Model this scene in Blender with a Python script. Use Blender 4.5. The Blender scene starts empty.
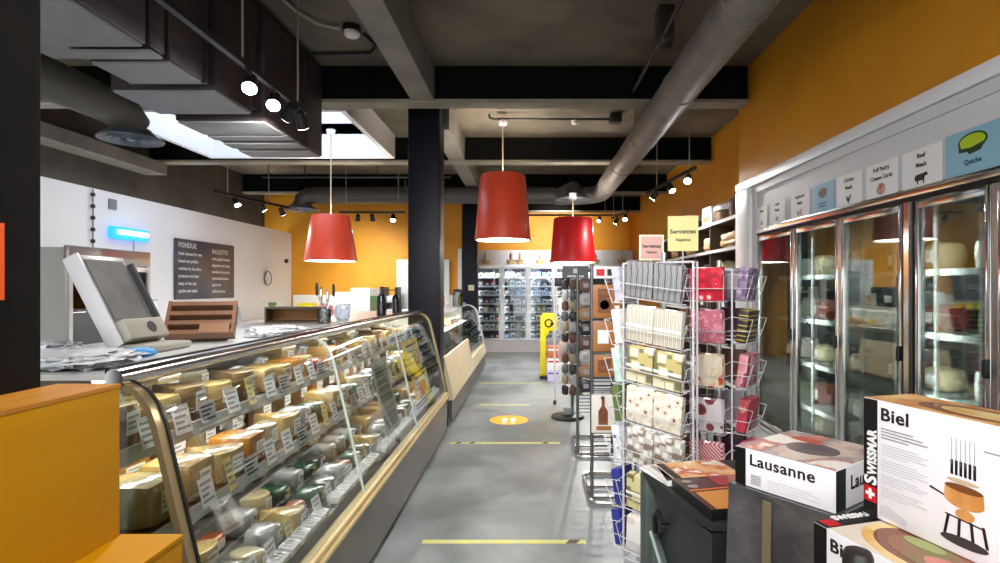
import bpy, bmesh, math, random
from mathutils import Vector, Matrix, noise
RN = random.Random(11)
SC = bpy.context.scene
C = SC.collection
PI = math.pi
F, U0, V0, H = 560.0, 530.0, 288.0, 1.6
def R(d): return math.radians(d)
def P(u, v, Y):                      # a point seen at pixel (u, v) at depth Y
    return Vector(((u-U0)/F*Y, Y, H-(v-V0)/F*Y))
ORD = ['first','second','third','fourth','fifth','sixth','seventh','eighth','ninth','tenth','eleventh','twelfth','thirteenth',
       'fourteenth','fifteenth','sixteenth','seventeenth','eighteenth','nineteenth','twentieth','twenty-first','twenty-second',
       'twenty-third','twenty-fourth','twenty-fifth','twenty-sixth','twenty-seventh','twenty-eighth','twenty-ninth','thirtieth',
       'thirty-first','thirty-second','thirty-third','thirty-fourth','thirty-fifth','thirty-sixth','thirty-seventh','thirty-eighth']

# ---------------------------------------------------------------- materials
def lin(c):
    o = []
    for x in c[:3]:
        x /= 255.0
        o.append(x/12.92 if x <= 0.04045 else ((x+0.055)/1.055)**2.4)
    return (o[0], o[1], o[2], 1.0)
_M = {}
def base(name):
    m = bpy.data.materials.new(name); m.use_nodes = True
    nt = m.node_tree
    return m, nt, nt.nodes['Principled BSDF']
def mat(name, col, rough=0.5, metal=0.0, col2=None, scale=8.0, detail=3.0, coat=0.0, bump=0.0, bscale=40.0, em=None, es=0.0, spec=0.5, lo=0.35, hi=0.65, stretch=None):
    if name in _M: return _M[name]
    m, nt, b = base(name)
    b.inputs['Base Color'].default_value = lin(col)
    b.inputs['Roughness'].default_value = rough
    b.inputs['Metallic'].default_value = metal
    b.inputs['Coat Weight'].default_value = coat
    b.inputs['Coat Roughness'].default_value = 0.08
    b.inputs['Specular IOR Level'].default_value = spec
    if em:
        b.inputs['Emission Color'].default_value = lin(em)
        b.inputs['Emission Strength'].default_value = es
    tc = None
    def coords(st=None):
        tc = nt.nodes.new('ShaderNodeTexCoord')
        if not st: return tc.outputs['Object']
        mp = nt.nodes.new('ShaderNodeMapping'); mp.inputs['Scale'].default_value = st
        nt.links.new(tc.outputs['Object'], mp.inputs['Vector'])
        return mp.outputs['Vector']
    if col2:
        n = nt.nodes.new('ShaderNodeTexNoise'); n.inputs['Scale'].default_value = scale; n.inputs['Detail'].default_value = detail
        nt.links.new(coords(stretch), n.inputs['Vector'])
        r = nt.nodes.new('ShaderNodeValToRGB')
        r.color_ramp.elements[0].position = lo; r.color_ramp.elements[1].position = hi
        r.color_ramp.elements[0].color = lin(col); r.color_ramp.elements[1].color = lin(col2)
        nt.links.new(n.outputs['Fac'], r.inputs['Fac']); nt.links.new(r.outputs['Color'], b.inputs['Base Color'])
    if bump:
        n = nt.nodes.new('ShaderNodeTexNoise'); n.inputs['Scale'].default_value = bscale; n.inputs['Detail'].default_value = 3
        nt.links.new(coords(), n.inputs['Vector'])
        k = nt.nodes.new('ShaderNodeBump'); k.inputs['Strength'].default_value = bump; k.inputs['Distance'].default_value = 0.02
        nt.links.new(n.outputs['Fac'], k.inputs['Height']); nt.links.new(k.outputs['Normal'], b.inputs['Normal'])
    _M[name] = m
    return m
def pat(name, kind, cols, scale=20.0, rough=0.55, stops=None, coat=0.3, rot=0.0, dist=0.0):
    """A printed pattern: stripe / cells / blotch / check, colours through a stepped ramp."""
    if name in _M: return _M[name]
    m, nt, b = base(name)
    b.inputs['Roughness'].default_value = rough; b.inputs['Coat Weight'].default_value = coat; b.inputs['Coat Roughness'].default_value = 0.15
    tc = nt.nodes.new('ShaderNodeTexCoord'); mp = nt.nodes.new('ShaderNodeMapping')
    mp.inputs['Rotation'].default_value = (0, R(rot), 0)
    nt.links.new(tc.outputs['Object'], mp.inputs['Vector'])
    if kind == 'stripe':
        t = nt.nodes.new('ShaderNodeTexWave'); t.inputs['Scale'].default_value = scale; t.inputs['Distortion'].default_value = dist; o = t.outputs['Fac']
    elif kind == 'cells':
        t = nt.nodes.new('ShaderNodeTexVoronoi'); t.inputs['Scale'].default_value = scale; o = t.outputs['Distance']
    elif kind == 'brick':
        t = nt.nodes.new('ShaderNodeTexVoronoi'); t.distance = 'CHEBYCHEV'; t.inputs['Scale'].default_value = scale; o = t.outputs['Distance']
    else:
        t = nt.nodes.new('ShaderNodeTexNoise'); t.inputs['Scale'].default_value = scale; t.inputs['Detail'].default_value = 3.0; t.inputs['Distortion'].default_value = dist; o = t.outputs['Fac']
    nt.links.new(mp.outputs['Vector'], t.inputs['Vector'])
    r = nt.nodes.new('ShaderNodeValToRGB'); cr = r.color_ramp
    n = len(cols); stops = stops or [i/n for i in range(n)]
    while len(cr.elements) < n: cr.elements.new(0.5)
    for i in range(n):
        cr.elements[i].position = stops[i]; cr.elements[i].color = lin(cols[i])
    cr.interpolation = 'LINEAR' if kind == 'blotchsoft' else 'CONSTANT'
    nt.links.new(o, r.inputs['Fac']); nt.links.new(r.outputs['Color'], b.inputs['Base Color'])
    _M[name] = m
    return m
def glass(name, tint=(255,255,255), basefac=0.04, k=1.0, rough=0.02):
    if name in _M: return _M[name]
    m = bpy.data.materials.new(name); m.use_nodes = True; nt = m.node_tree; nt.nodes.clear()
    o = nt.nodes.new('ShaderNodeOutputMaterial'); mx = nt.nodes.new('ShaderNodeMixShader')
    t = nt.nodes.new('ShaderNodeBsdfTransparent'); t.inputs['Color'].default_value = lin(tint)
    g = nt.nodes.new('ShaderNodeBsdfGlossy'); g.inputs['Roughness'].default_value = rough
    f = nt.nodes.new('ShaderNodeFresnel'); f.inputs['IOR'].default_value = 1.45
    ma = nt.nodes.new('ShaderNodeMath'); ma.operation = 'MULTIPLY_ADD'; ma.use_clamp = True
    ma.inputs[1].default_value = k; ma.inputs[2].default_value = basefac
    nt.links.new(f.outputs[0], ma.inputs[0]); nt.links.new(ma.outputs[0], mx.inputs[0])
    nt.links.new(t.outputs[0], mx.inputs[1]); nt.links.new(g.outputs[0], mx.inputs[2]); nt.links.new(mx.outputs[0], o.inputs[0])
    _M[name] = m
    return m
def emit(name, col, s):
    if name in _M: return _M[name]
    m = bpy.data.materials.new(name); m.use_nodes = True; nt = m.node_tree; nt.nodes.clear()
    o = nt.nodes.new('ShaderNodeOutputMaterial'); e = nt.nodes.new('ShaderNodeEmission')
    e.inputs['Color'].default_value = lin(col); e.inputs['Strength'].default_value = s
    nt.links.new(e.outputs[0], o.inputs[0])
    _M[name] = m
    return m

# ---------------------------------------------------------------- mesh builder
class MB:
    def __init__(s): s.v = []; s.f = []; s.m = []
    def add(s, vs, fs, mi=0, M=None):
        b = len(s.v)
        s.v += [tuple(M @ Vector(v)) if M else tuple(v) for v in vs]
        for f in fs: s.f.append(tuple(b+i for i in f)); s.m.append(mi)
        return s
    def box(s, x0, x1, y0, y1, z0, z1, mi=0, M=None):
        vs = [(x,y,z) for z in (z0,z1) for y in (y0,y1) for x in (x0,x1)]
        return s.add(vs, [(0,2,3,1),(4,5,7,6),(0,1,5,4),(2,6,7,3),(0,4,6,2),(1,3,7,5)], mi, M)
    def quad(s, a, b, c, d, mi=0): return s.add([a,b,c,d], [(0,1,2,3)], mi)
    def cyl(s, p0, p1, r0, r1=None, n=16, mi=0, cap=True):
        r1 = r0 if r1 is None else r1
        p0, p1 = Vector(p0), Vector(p1); d = (p1-p0).normalized()
        a = d.orthogonal().normalized(); b = d.cross(a)
        vs = []
        for p, r in ((p0,r0),(p1,r1)):
            vs += [p+(a*math.cos(2*PI*i/n)+b*math.sin(2*PI*i/n))*r for i in range(n)]
        fs = [(i,(i+1)%n,n+(i+1)%n,n+i) for i in range(n)]
        if cap: fs += [tuple(range(n-1,-1,-1)), tuple(range(n,2*n))]
        return s.add(vs, fs, mi)
    def tube(s, pts, r, n=8, mi=0, closed=False):
        pts = [Vector(p) for p in pts]; k = len(pts); vs = []; prev = None
        for i, p in enumerate(pts):
            if closed: d = pts[(i+1)%k]-pts[i-1]
            else: d = pts[min(i+1,k-1)]-pts[max(i-1,0)]
            d.normalize()
            a = d.orthogonal().normalized() if prev is None else (prev-d*prev.dot(d)).normalized()
            prev = a; b = d.cross(a)
            vs += [p+(a*math.cos(2*PI*j/n)+b*math.sin(2*PI*j/n))*r for j in range(n)]
        fs = []
        for i in range(k if closed else k-1):
            q = (i+1)%k
            fs += [(i*n+j, i*n+(j+1)%n, q*n+(j+1)%n, q*n+j) for j in range(n)]
        if not closed: fs += [tuple(range(n-1,-1,-1)), tuple((k-1)*n+j for j in range(n))]
        return s.add(vs, fs, mi)
    def lathe(s, prof, n=24, mi=0, M=None, loop=False):
        vs = []; k = len(prof)
        for r, z in prof: vs += [(r*math.cos(2*PI*i/n), r*math.sin(2*PI*i/n), z) for i in range(n)]
        fs = []
        for j in range(k if loop else k-1):
            q = (j+1)%k
            fs += [(j*n+i, j*n+(i+1)%n, q*n+(i+1)%n, q*n+i) for i in range(n)]
        if not loop:
            if prof[0][0] > 1e-5: fs.append(tuple(range(n-1,-1,-1)))
            if prof[-1][0] > 1e-5: fs.append(tuple((k-1)*n+i for i in range(n)))
        return s.add(vs, fs, mi, M)
    def prism(s, poly, a0, a1, axis='y', mi=0, M=None):
        """poly extruded along an axis; poly is (x,z) for y, (x,y) for z, (y,z) for x."""
        n = len(poly)
        def q(p, t): return (p[0],t,p[1]) if axis == 'y' else (p[0],p[1],t) if axis == 'z' else (t,p[0],p[1])
        vs = [q(p,a0) for p in poly]+[q(p,a1) for p in poly]
        fs = [tuple(range(n-1,-1,-1)), tuple(range(n,2*n))]+[(i,(i+1)%n,n+(i+1)%n,n+i) for i in range(n)]
        return s.add(vs, fs, mi, M)
    def ribbon(s, line, a0, a1, th, axis='y', mi=0):
        """an open polyline in a plane, given thickness and extruded."""
        up, dn = [], []; k = len(line)
        for i in range(k):
            a = Vector(line[max(i-1,0)]); b = Vector(line[min(i+1,k-1)]); d = (b-a).normalized()
            nrm = Vector((-d.y,d.x))*th/2; p = Vector(line[i])
            up.append(tuple(p+nrm)); dn.append(tuple(p-nrm))
        n = k
        def q(p, t): return (p[0],t,p[1]) if axis == 'y' else (t,p[0],p[1])
        vs = [q(p,a0) for p in up]+[q(p,a1) for p in up]+[q(p,a0) for p in dn]+[q(p,a1) for p in dn]
        fs = []
        for i in range(n-1):
            fs += [(i,i+1,n+i+1,n+i),(2*n+i,3*n+i,3*n+i+1,2*n+i+1),(i,2*n+i,2*n+i+1,i+1),(n+i,n+i+1,3*n+i+1,3*n+i)]
        fs += [(0,n,3*n,2*n),(n-1,3*n-1,4*n-1,2*n-1)]
        return s.add(vs, fs, mi)
    def soft(s, sx, sy, sz, k=6.0, n=5, nz=0.0, seed=0, mi=0, M=None, freq=3.0):
        """a rounded box (superellipsoid on a cube grid), optionally dented by noise; base at z=0."""
        bm = bmesh.new(); bmesh.ops.create_cube(bm, size=2.0)
        bmesh.ops.subdivide_edges(bm, edges=bm.edges[:], cuts=n, use_grid_fill=True)
        vs = []
        for v in bm.verts:
            p = v.co.copy(); q = (abs(p.x)**k+abs(p.y)**k+abs(p.z)**k)**(1.0/k); p /= q
            if nz:
                p *= 1.0+nz*noise.noise(p*freq+Vector((seed*7.1,seed*3.3,seed)))
            vs.append((p.x*sx/2, p.y*sy/2, max(0.0,(p.z+1)*sz/2)))
        bm.verts.index_update()
        fs = [tuple(v.index for v in f.verts) for f in bm.faces]; bm.free()
        return s.add(vs, fs, mi, M)

def full(o):
    m = o.matrix_basis.copy()
    while o.parent is not None:
        o = o.parent; m = o.matrix_basis @ m
    return m
def obj(name, mb, mats, parent=None, bevel=0.0, smooth=True, world=False, seg=2, label=None, ang=35):
    me = bpy.data.meshes.new(name)
    vs = mb.v
    if world and parent is not None:
        I = full(parent).inverted(); vs = [tuple(I @ Vector(v)) for v in vs]
    me.from_pydata(vs, [], mb.f)
    if not isinstance(mats, (list,tuple)): mats = [mats]
    for m in mats: me.materials.append(m)
    for p, i in zip(me.polygons, mb.m): p.material_index = i
    bm = bmesh.new(); bm.from_mesh(me)
    bmesh.ops.recalc_face_normals(bm, faces=bm.faces[:])
    if bevel:
        ed = [e for e in bm.edges if len(e.link_faces) == 2 and e.calc_face_angle(0) > R(30)]
        bmesh.ops.bevel(bm, geom=ed, offset=bevel, segments=seg, affect='EDGES', profile=0.5)
    bm.to_mesh(me); bm.free()
    if smooth:
        me.shade_smooth(); me.set_sharp_from_angle(angle=R(ang))
    o = bpy.data.objects.new(name, me); C.objects.link(o)
    if parent is not None: o.parent = parent
    if label: o['label'] = label
    return o
def tag(o, label, cat, group=None):
    o['label'] = label; o['category'] = cat
    if group: o['group'] = group
    return o
def thing(name, label, cat, loc=(0,0,0), rz=0.0, group=None):
    o = bpy.data.objects.new(name, None); C.objects.link(o)
    o.location = loc; o.rotation_euler = (0,0,rz); o.empty_display_size = 0.1
    return tag(o, label, cat, group)
def struct(name, mb, mats, parent=None, **k):
    o = obj(name, mb, mats, parent, **k)
    if parent is None: o['kind'] = 'structure'
    return o
KIDS = {}
def kids(o): return [c for c in bpy.data.objects if c.parent is o]
def copy_tree(o, loc=None, rot=None, label=None, group=None, parent=None, children=None):
    c = o.copy(); C.objects.link(c)
    if parent is not None: c.parent = parent
    for ch in (children if children is not None else list(o.children)): copy_tree(ch, parent=c)
    if loc is not None: c.location = loc
    if rot is not None: c.rotation_euler = rot
    if label: c['label'] = label
    if group: c['group'] = group
    return c
class Proto:
    """the first placement moves the thing itself, later ones are copies of it and of its parts."""
    def __init__(s, o): s.o = o; s.used = False
    def put(s, loc, rot, label, group=None, scale=None):
        if s.used: o = copy_tree(s.o)
        else: o = s.o; s.used = True
        o.location = loc; o.rotation_euler = rot; o['label'] = label
        if group: o['group'] = group
        o.scale = scale or (1,1,1)
        return o
def text(name, body, size, m, parent, loc, rot, align='LEFT', bold=0.0, ext=0.0004, sx=1.0, label=None):
    cu = bpy.data.curves.new('lettering', 'FONT'); cu.body = body; cu.size = size; cu.align_x = align
    cu.offset = bold; cu.extrude = ext; cu.resolution_u = 3; cu.space_character = 1.06
    t = bpy.data.objects.new('lettering_curve', cu); C.objects.link(t)
    dg = bpy.context.evaluated_depsgraph_get()
    me = bpy.data.meshes.new_from_object(t.evaluated_get(dg))
    bpy.data.objects.remove(t); bpy.data.curves.remove(cu)
    me.materials.clear(); me.materials.append(m)
    if sx != 1.0:
        for v in me.vertices: v.co.x *= sx
    o = bpy.data.objects.new(name, me); C.objects.link(o)
    o.location = loc; o.rotation_euler = rot; o.parent = parent
    return o
UP = (PI/2, 0, 0)
def joined(objs):
    return objs[0]
def joined_old(objs):
    """merge lettering meshes of one sign into the first object (one lettering part)."""
    a = objs[0]; bm = bmesh.new()
    for o in objs:
        b2 = bmesh.new(); b2.from_mesh(o.data); b2.transform(o.matrix_basis)
        tmp = bpy.data.meshes.new('tmp'); b2.to_mesh(tmp); b2.free(); bm.from_mesh(tmp); bpy.data.meshes.remove(tmp)
    bm.to_mesh(a.data); bm.free(); a.matrix_basis = Matrix.Identity(4)
    for o in objs[1:]: bpy.data.objects.remove(o)
    return a
def area(name, loc, sx, sy, power, rot=(0,0,0), col=(1,1,1), spread=None):
    l = bpy.data.lights.new(name, 'AREA'); l.shape = 'RECTANGLE'; l.size = sx; l.size_y = sy; l.energy = power; l.color = col
    if spread: l.spread = spread
    o = bpy.data.objects.new(name, l); C.objects.link(o); o.location = loc; o.rotation_euler = rot
    return o
def spot(name, loc, target, power, ang=70, blend=0.6, col=(1,1,1), r=0.04):
    l = bpy.data.lights.new(name, 'SPOT'); l.energy = power; l.spot_size = R(ang); l.spot_blend = blend; l.color = col; l.shadow_soft_size = r
    o = bpy.data.objects.new(name, l); C.objects.link(o); o.location = loc
    o.rotation_euler = (Vector(target)-Vector(loc)).to_track_quat('-Z','Y').to_euler()
    return o
def point(name, loc, power, col=(1,1,1), r=0.05):
    l = bpy.data.lights.new(name, 'POINT'); l.energy = power; l.color = col; l.shadow_soft_size = r
    o = bpy.data.objects.new(name, l); C.objects.link(o); o.location = loc
    return o
def ell(cx, cz, rx, rz, n=28, a0=0.0, a1=2*PI):
    return [(cx+rx*math.cos(a0+(a1-a0)*i/n), cz+rz*math.sin(a0+(a1-a0)*i/n)) for i in range(n)]

# ---------------------------------------------------------------- palette
WHITE = mat('white_paint', (226,225,222), 0.6)
WHITE2 = mat('white_laminate', (232,232,232), 0.35)
ORANGE = mat('orange_wall_paint', (213,146,24), 0.6, col2=(206,137,18), scale=2.0)
BLACK = mat('black_plastic', (16,16,17), 0.4)
DARKCOL = mat('dark_navy_column_paint', (15,16,28), 0.45, bump=0.15, bscale=30, spec=0.25)
CHROME = mat('chrome_steel', (215,215,215), 0.16, 1.0)
STEEL = mat('brushed_steel', (190,190,188), 0.3, 1.0, bump=0.02, bscale=90)
ALU = mat('satin_aluminium', (200,202,204), 0.35, 0.9)
GALV = mat('grey_painted_duct', (126,120,113), 0.5, 0.15, col2=(110,104,98), scale=5)
DUCTSHADE = mat('duct_side_shade', (60,47,47), 0.45, 0.1, col2=(48,38,40), scale=2.5)  # darker colour stands for the shade on the duct sides
DUCTLIT = mat('duct_underside_lit', (150,150,150), 0.5, col2=(138,138,140), scale=3)  # lighter colour stands for light falling on the duct from below
CONC = mat('grey_concrete_ceiling', (120,110,94), 0.8, col2=(92,83,70), scale=1.7, detail=5)
BEAMSHADE = mat('beam_face_shade_black', (12,11,10), 0.9, spec=0.1)  # near black stands for the shade on the beam fronts
BEAMGREY = mat('grey_steel_beam', (124,119,108), 0.6, col2=(108,104,96), scale=3)
BEAMLIT = mat('beam_underside_lit_grey', (140,134,118), 0.7, col2=(122,116,102), scale=4)  # pale colour stands for light on the beam undersides
WIREW = mat('white_coated_wire', (208,208,212), 0.35)
WIREG = mat('grey_metal_wire', (120,120,120), 0.35, 0.8)
PAPER = mat('white_paper', (238,238,238), 0.6)
INK = mat('black_ink', (14,14,14), 0.5)
GREYINK = mat('grey_ink', (150,150,152), 0.6)
CARD = mat('white_card_box', (240,237,242), 0.4)
RED = mat('red_print', (196,16,28), 0.4)
GLASS = glass('clear_glass', (250,253,252), 0.035, 1.0)

# ================================================================ ROOM SHELL
FLOORM, nt, b = base('polished_concrete_floor')
tc = nt.nodes.new('ShaderNodeTexCoord')
n1 = nt.nodes.new('ShaderNodeTexNoise'); n1.inputs['Scale'].default_value = 0.9; n1.inputs['Detail'].default_value = 6; n1.inputs['Distortion'].default_value = 0.8
n2 = nt.nodes.new('ShaderNodeTexNoise'); n2.inputs['Scale'].default_value = 5; n2.inputs['Detail'].default_value = 8
r1 = nt.nodes.new('ShaderNodeValToRGB'); r1.color_ramp.elements[0].position = 0.34; r1.color_ramp.elements[1].position = 0.62
r1.color_ramp.elements[0].color = lin((114,121,121)); r1.color_ramp.elements[1].color = lin((158,164,165))
r2 = nt.nodes.new('ShaderNodeValToRGB'); r2.color_ramp.elements[0].position = 0.3; r2.color_ramp.elements[1].position = 0.75
r2.color_ramp.elements[0].color = (0.75,0.75,0.75,1); r2.color_ramp.elements[1].color = (1,1,1,1)
mx = nt.nodes.new('ShaderNodeMix'); mx.data_type = 'RGBA'; mx.blend_type = 'MULTIPLY'; mx.inputs[0].default_value = 1.0
for n in (n1, n2): nt.links.new(tc.outputs['Object'], n.inputs['Vector'])
nt.links.new(n1.outputs['Fac'], r1.inputs['Fac']); nt.links.new(n2.outputs['Fac'], r2.inputs['Fac'])
nt.links.new(r1.outputs['Color'], mx.inputs[6]); nt.links.new(r2.outputs['Color'], mx.inputs[7]); nt.links.new(mx.outputs[2], b.inputs['Base Color'])
mr = nt.nodes.new('ShaderNodeMapRange'); mr.inputs[3].default_value = 0.22; mr.inputs[4].default_value = 0.5
nt.links.new(n2.outputs['Fac'], mr.inputs[0]); nt.links.new(mr.outputs[0], b.inputs['Roughness'])

struct('floor', MB().box(-5.6,3.0,-4,15,-0.1,0), FLOORM)
ZC, ZB = 3.76, 3.4
# the ceiling slab, with the skylight's opening cut out
m = MB()
SKX0, SKX1, SKY0, SKY1 = -4.45, -1.97, 5.83, 7.86
m.box(-5.6,3.0,-4,SKY0,ZC,ZC+0.15); m.box(-5.6,3.0,SKY1,15,ZC,ZC+0.15)
m.box(-5.6,SKX0,SKY0,SKY1,ZC,ZC+0.15); m.box(SKX1,3.0,SKY0,SKY1,ZC,ZC+0.15)
struct('ceiling', m, CONC)
struct('wall_left', MB().box(-5.0,-4.9,-4,11.5,0,2.72), WHITE)
struct('wall_left_upper', MB().box(-5.6,-5.45,-4,11.5,2.5,ZC), mat('dark_concrete_wall',(78,71,60),0.85,col2=(58,53,45),scale=1.6,detail=5))
struct('beam', MB().box(-5.45,-5.15,-4,5.4,3.2,3.36), BEAMGREY)
struct('beam', MB().box(-5.45,-5.15,5.64,7.95,3.2,3.36), BEAMGREY)
struct('wall_back_left', MB().box(-5.45,-1.4,11.5,11.65,0,ZC), ORANGE)
struct('wall_back_return', MB().box(-1.55,-1.4,11.65,14.75,0,ZC), ORANGE)
struct('wall_back_right', MB().box(-1.55,2.95,14.75,14.9,0,ZC), ORANGE)
struct('wall_right', MB().box(2.6,2.95,5.71,14.75,0,ZC), ORANGE)
struct('wall_right_near', MB().box(2.13,2.95,-4,5.71,2.62,ZC), ORANGE)
struct('wall_right_rear', MB().box(2.82,2.95,-4,5.71,0,2.62), WHITE)
# white wainscot and trims
struct('baseboard_back', MB().box(-4.85,-1.42,11.46,11.5,0.98,1.46), WHITE)
struct('trim_1', MB().box(-1.47,-1.39,11.40,11.5,0,2.4), WHITE)
# door in the left orange wall beside the column
d = struct('door_1', MB().box(-2.62,-1.75,11.44,11.5,0,2.08), mat('grey_white_door',(205,205,208),0.4))
m = MB(); m.box(-2.72,-2.62,11.42,11.5,0,2.18); m.box(-1.75,-1.65,11.42,11.5,0,2.18); m.box(-2.62,-1.75,11.42,11.5,2.08,2.18)
struct('door_frame', m, WHITE, d)
m = MB(); m.box(-2.45,-1.92,11.43,11.45,1.1,1.95)
struct('door_pane', m, mat('dull_window_pane',(150,158,165),0.1), d)
# transverse beams with lit undersides as pale slabs, the long beam and the columns
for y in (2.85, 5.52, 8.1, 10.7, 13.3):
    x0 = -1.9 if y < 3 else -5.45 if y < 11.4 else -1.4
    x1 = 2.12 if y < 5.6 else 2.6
    o = struct('beam', MB().box(x0,x1,y-0.07,y+0.07,ZB+0.03,ZC), BEAMSHADE)
    struct('beam_lit_underside', MB().box(x0,x1,y-0.1,y+0.1,ZB,ZB+0.03), BEAMLIT, o)
for y0, y1 in ((-4,2.78),(2.92,5.45),(6.435,8.03),(8.17,10.63),(10.77,11.35)):
    struct('beam', MB().box(-1.15,-0.93,y0,y1,ZB+0.02,ZC), BEAMGREY)
struct('column', MB().box(-1.335,-0.985,6.12,6.43,0,ZC), DARKCOL, bevel=0.012)
struct('column', MB().box(-1.37,-1.07,11.36,11.66,0,ZC), DARKCOL, bevel=0.012)
struct('column', MB().box(-1.42,-1.1,0.94,1.262,0,ZC), mat('black_column_paint',(9,8,7),0.7,col2=(16,13,11),scale=14,spec=0.2), bevel=0.006)
tag(obj('poster', MB().box(-1.098,-1.096,1.02,1.168,1.575,1.735), mat('orange_poster',(236,92,10),0.5)), 'orange poster stuck on the black column at the edge of the picture','poster')

# ================================================================ SKYLIGHT
sk = struct('window_skylight', MB().box(SKX0,SKX1,SKY0,SKY1,ZC+0.42,ZC+0.44), emit('sky_daylight',(208,225,255),2.4))
m = MB()
for a in ((SKX0-0.06,SKX0,SKY0,SKY1),(SKX1,SKX1+0.06,SKY0,SKY1),(SKX0-0.06,SKX1+0.06,SKY0-0.06,SKY0),(SKX0-0.06,SKX1+0.06,SKY1,SKY1+0.06)):
    m.box(a[0],a[1],a[2],a[3],ZB+0.03,ZC+0.42)
struct('skylight_shaft', m, WHITE, sk)
m = MB()
for i in range(1,4):
    x = SKX0+(SKX1-SKX0)*i/4; m.box(x-0.03,x+0.03,SKY0,SKY1,ZC+0.34,ZC+0.42)
m.box(SKX0,SKX1,(SKY0+SKY1)/2-0.03,(SKY0+SKY1)/2+0.03,ZC+0.34,ZC+0.42)
struct('skylight_bar', m, WHITE, sk)

# ================================================================ DUCTS
du = thing('air_duct','big rectangular air duct, light and shade put into its colours, above the deli counter','air duct',(-2.2,3,2.85))
XR = -1.99
def dsec(y0,y1,xl,xr,z,zt=3.7): obj('duct_section', MB().box(xl,xr,y0,y1,z,zt), DUCTSHADE, du, world=True, bevel=0.006)
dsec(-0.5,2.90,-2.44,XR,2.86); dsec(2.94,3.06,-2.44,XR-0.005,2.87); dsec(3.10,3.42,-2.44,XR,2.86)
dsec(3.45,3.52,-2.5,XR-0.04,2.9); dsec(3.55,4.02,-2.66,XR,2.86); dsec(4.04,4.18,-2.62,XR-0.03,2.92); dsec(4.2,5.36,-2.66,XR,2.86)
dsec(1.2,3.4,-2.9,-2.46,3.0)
def dlit(y0,y1,xl=-2.43,xr=XR-0.012,z=2.845): obj('lit_underside', MB().box(xl,xr,y0,y1,z,z+0.014), DUCTLIT, du, world=True)
dlit(0.2,2.89); dlit(2.95,3.05); dlit(3.11,3.41); dlit(3.56,4.01,-2.65); dlit(4.22,4.55,-2.65); dlit(4.6,4.72,-2.65); dlit(4.84,5.0,-2.65); dlit(5.1,5.34,-2.65)
dlit(1.25,3.38,-2.88,-2.47,2.985)
for y in (3.43, 4.95): obj('flange', MB().box(-2.46,XR+0.012,y-0.015,y+0.015,2.852,3.71), mat('dark_flange',(38,32,34),0.5), du, world=True)
# round ducts
rd = thing('round_duct','grey round duct along the right of the ceiling, turning left before the orange rear wall','air duct',(1.24,5,3.25))
m = MB(); m.tube([(1.24,-2,3.25),(1.24,9.6,3.25)],0.15,24)
obj('duct_pipe', m, GALV, rd, world=True)
m = MB()
for y in (3.2, 4.62, 6.1, 7.5, 8.9): m.tube([(1.24,y-0.03,3.25),(1.24,y+0.03,3.25)],0.158,24)
for i, y in enumerate((3.2, 4.62, 6.1, 7.5, 8.9)):
    obj('joint_ring', MB().tube([(1.24,y-0.025,3.25),(1.24,y+0.025,3.25)],0.157,24), GALV, rd, world=True)
pts = [(1.24,9.6,3.25)]+[(1.24-0.5*(1-math.cos(t*PI/12)),9.6+0.5*math.sin(t*PI/12),3.25) for t in range(1,7)]+[(0.45,10.1,3.25)]
obj('elbow', MB().tube(pts,0.15,24), GALV, rd, world=True)
for y in (3.6, 6.6, 9.2):
    obj('hanger_strap', MB().tube([(1.24,y,3.41),(1.24,y,ZC)],0.006,6), WIREG, rd, world=True)
td = rd
obj('duct_pipe', MB().tube([(-3.85,10.1,3.27),(0.44,10.1,3.27)],0.15,24), mat('dark_grey_duct',(72,70,66),0.5), td, world=True)
def diffuser(par, x, y, z, r, zt):
    g = mat('diffuser_metal',(120,128,140),0.35,0.5)
    obj('diffuser_neck', MB().cyl((x,y,z+0.03),(x,y,zt),r*0.62,None,24), mat('dark_grey_duct',(72,70,66),0.5), par, world=True)
    M = Matrix.Translation((x,y,z))
    obj('diffuser_ring', MB().lathe([(r*0.66,0.06),(r,0.0),(r*1.02,0.012),(r*0.7,0.075)],32,M=M,loop=True), g, par, world=True)
    for k in (0.72, 0.5, 0.28):
        obj('diffuser_cone', MB().lathe([(r*k*0.72,0.05),(r*k,0.0),(r*k*1.03,0.01),(r*k*0.76,0.06)],32,M=M,loop=True), g, par, world=True)
    obj('diffuser_core', MB().lathe([(0.001,0.0),(r*0.13,0.004),(r*0.1,0.03),(0.001,0.03)],20,M=M), g, par, world=True)
obj('elbow', MB().tube([(-3.85,10.1,3.27),(-4.0,10.1,3.26),(-4.09,10.1,3.2),(-4.12,10.1,3.08)],0.15,24), mat('dark_grey_duct',(72,70,66),0.5), td, world=True)
diffuser(td, -4.12, 10.1, 3.0, 0.3, 3.1)
diffuser(td, 0.72, 9.3, 3.06, 0.28, 3.16)
obj('branch_neck', MB().tube([(0.55,10.1,3.27),(0.68,9.7,3.27),(0.72,9.4,3.25),(0.72,9.3,3.14)],0.14,20), mat('dark_grey_duct',(72,70,66),0.5), td, world=True)
ld = thing('round_duct','grey round duct ending in a large round diffuser above the steel fridge on the left','air duct',(-3.5,4,3.1))
obj('duct_pipe', MB().tube([(-3.5,0.5,3.12),(-3.5,4.65,3.12),(-3.5,4.82,3.1),(-3.5,4.92,3.02)],0.15,24), mat('olive_grey_duct',(98,94,86),0.5), ld, world=True)
diffuser(ld, -3.52, 4.94, 2.9, 0.25, 3.0)

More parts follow.
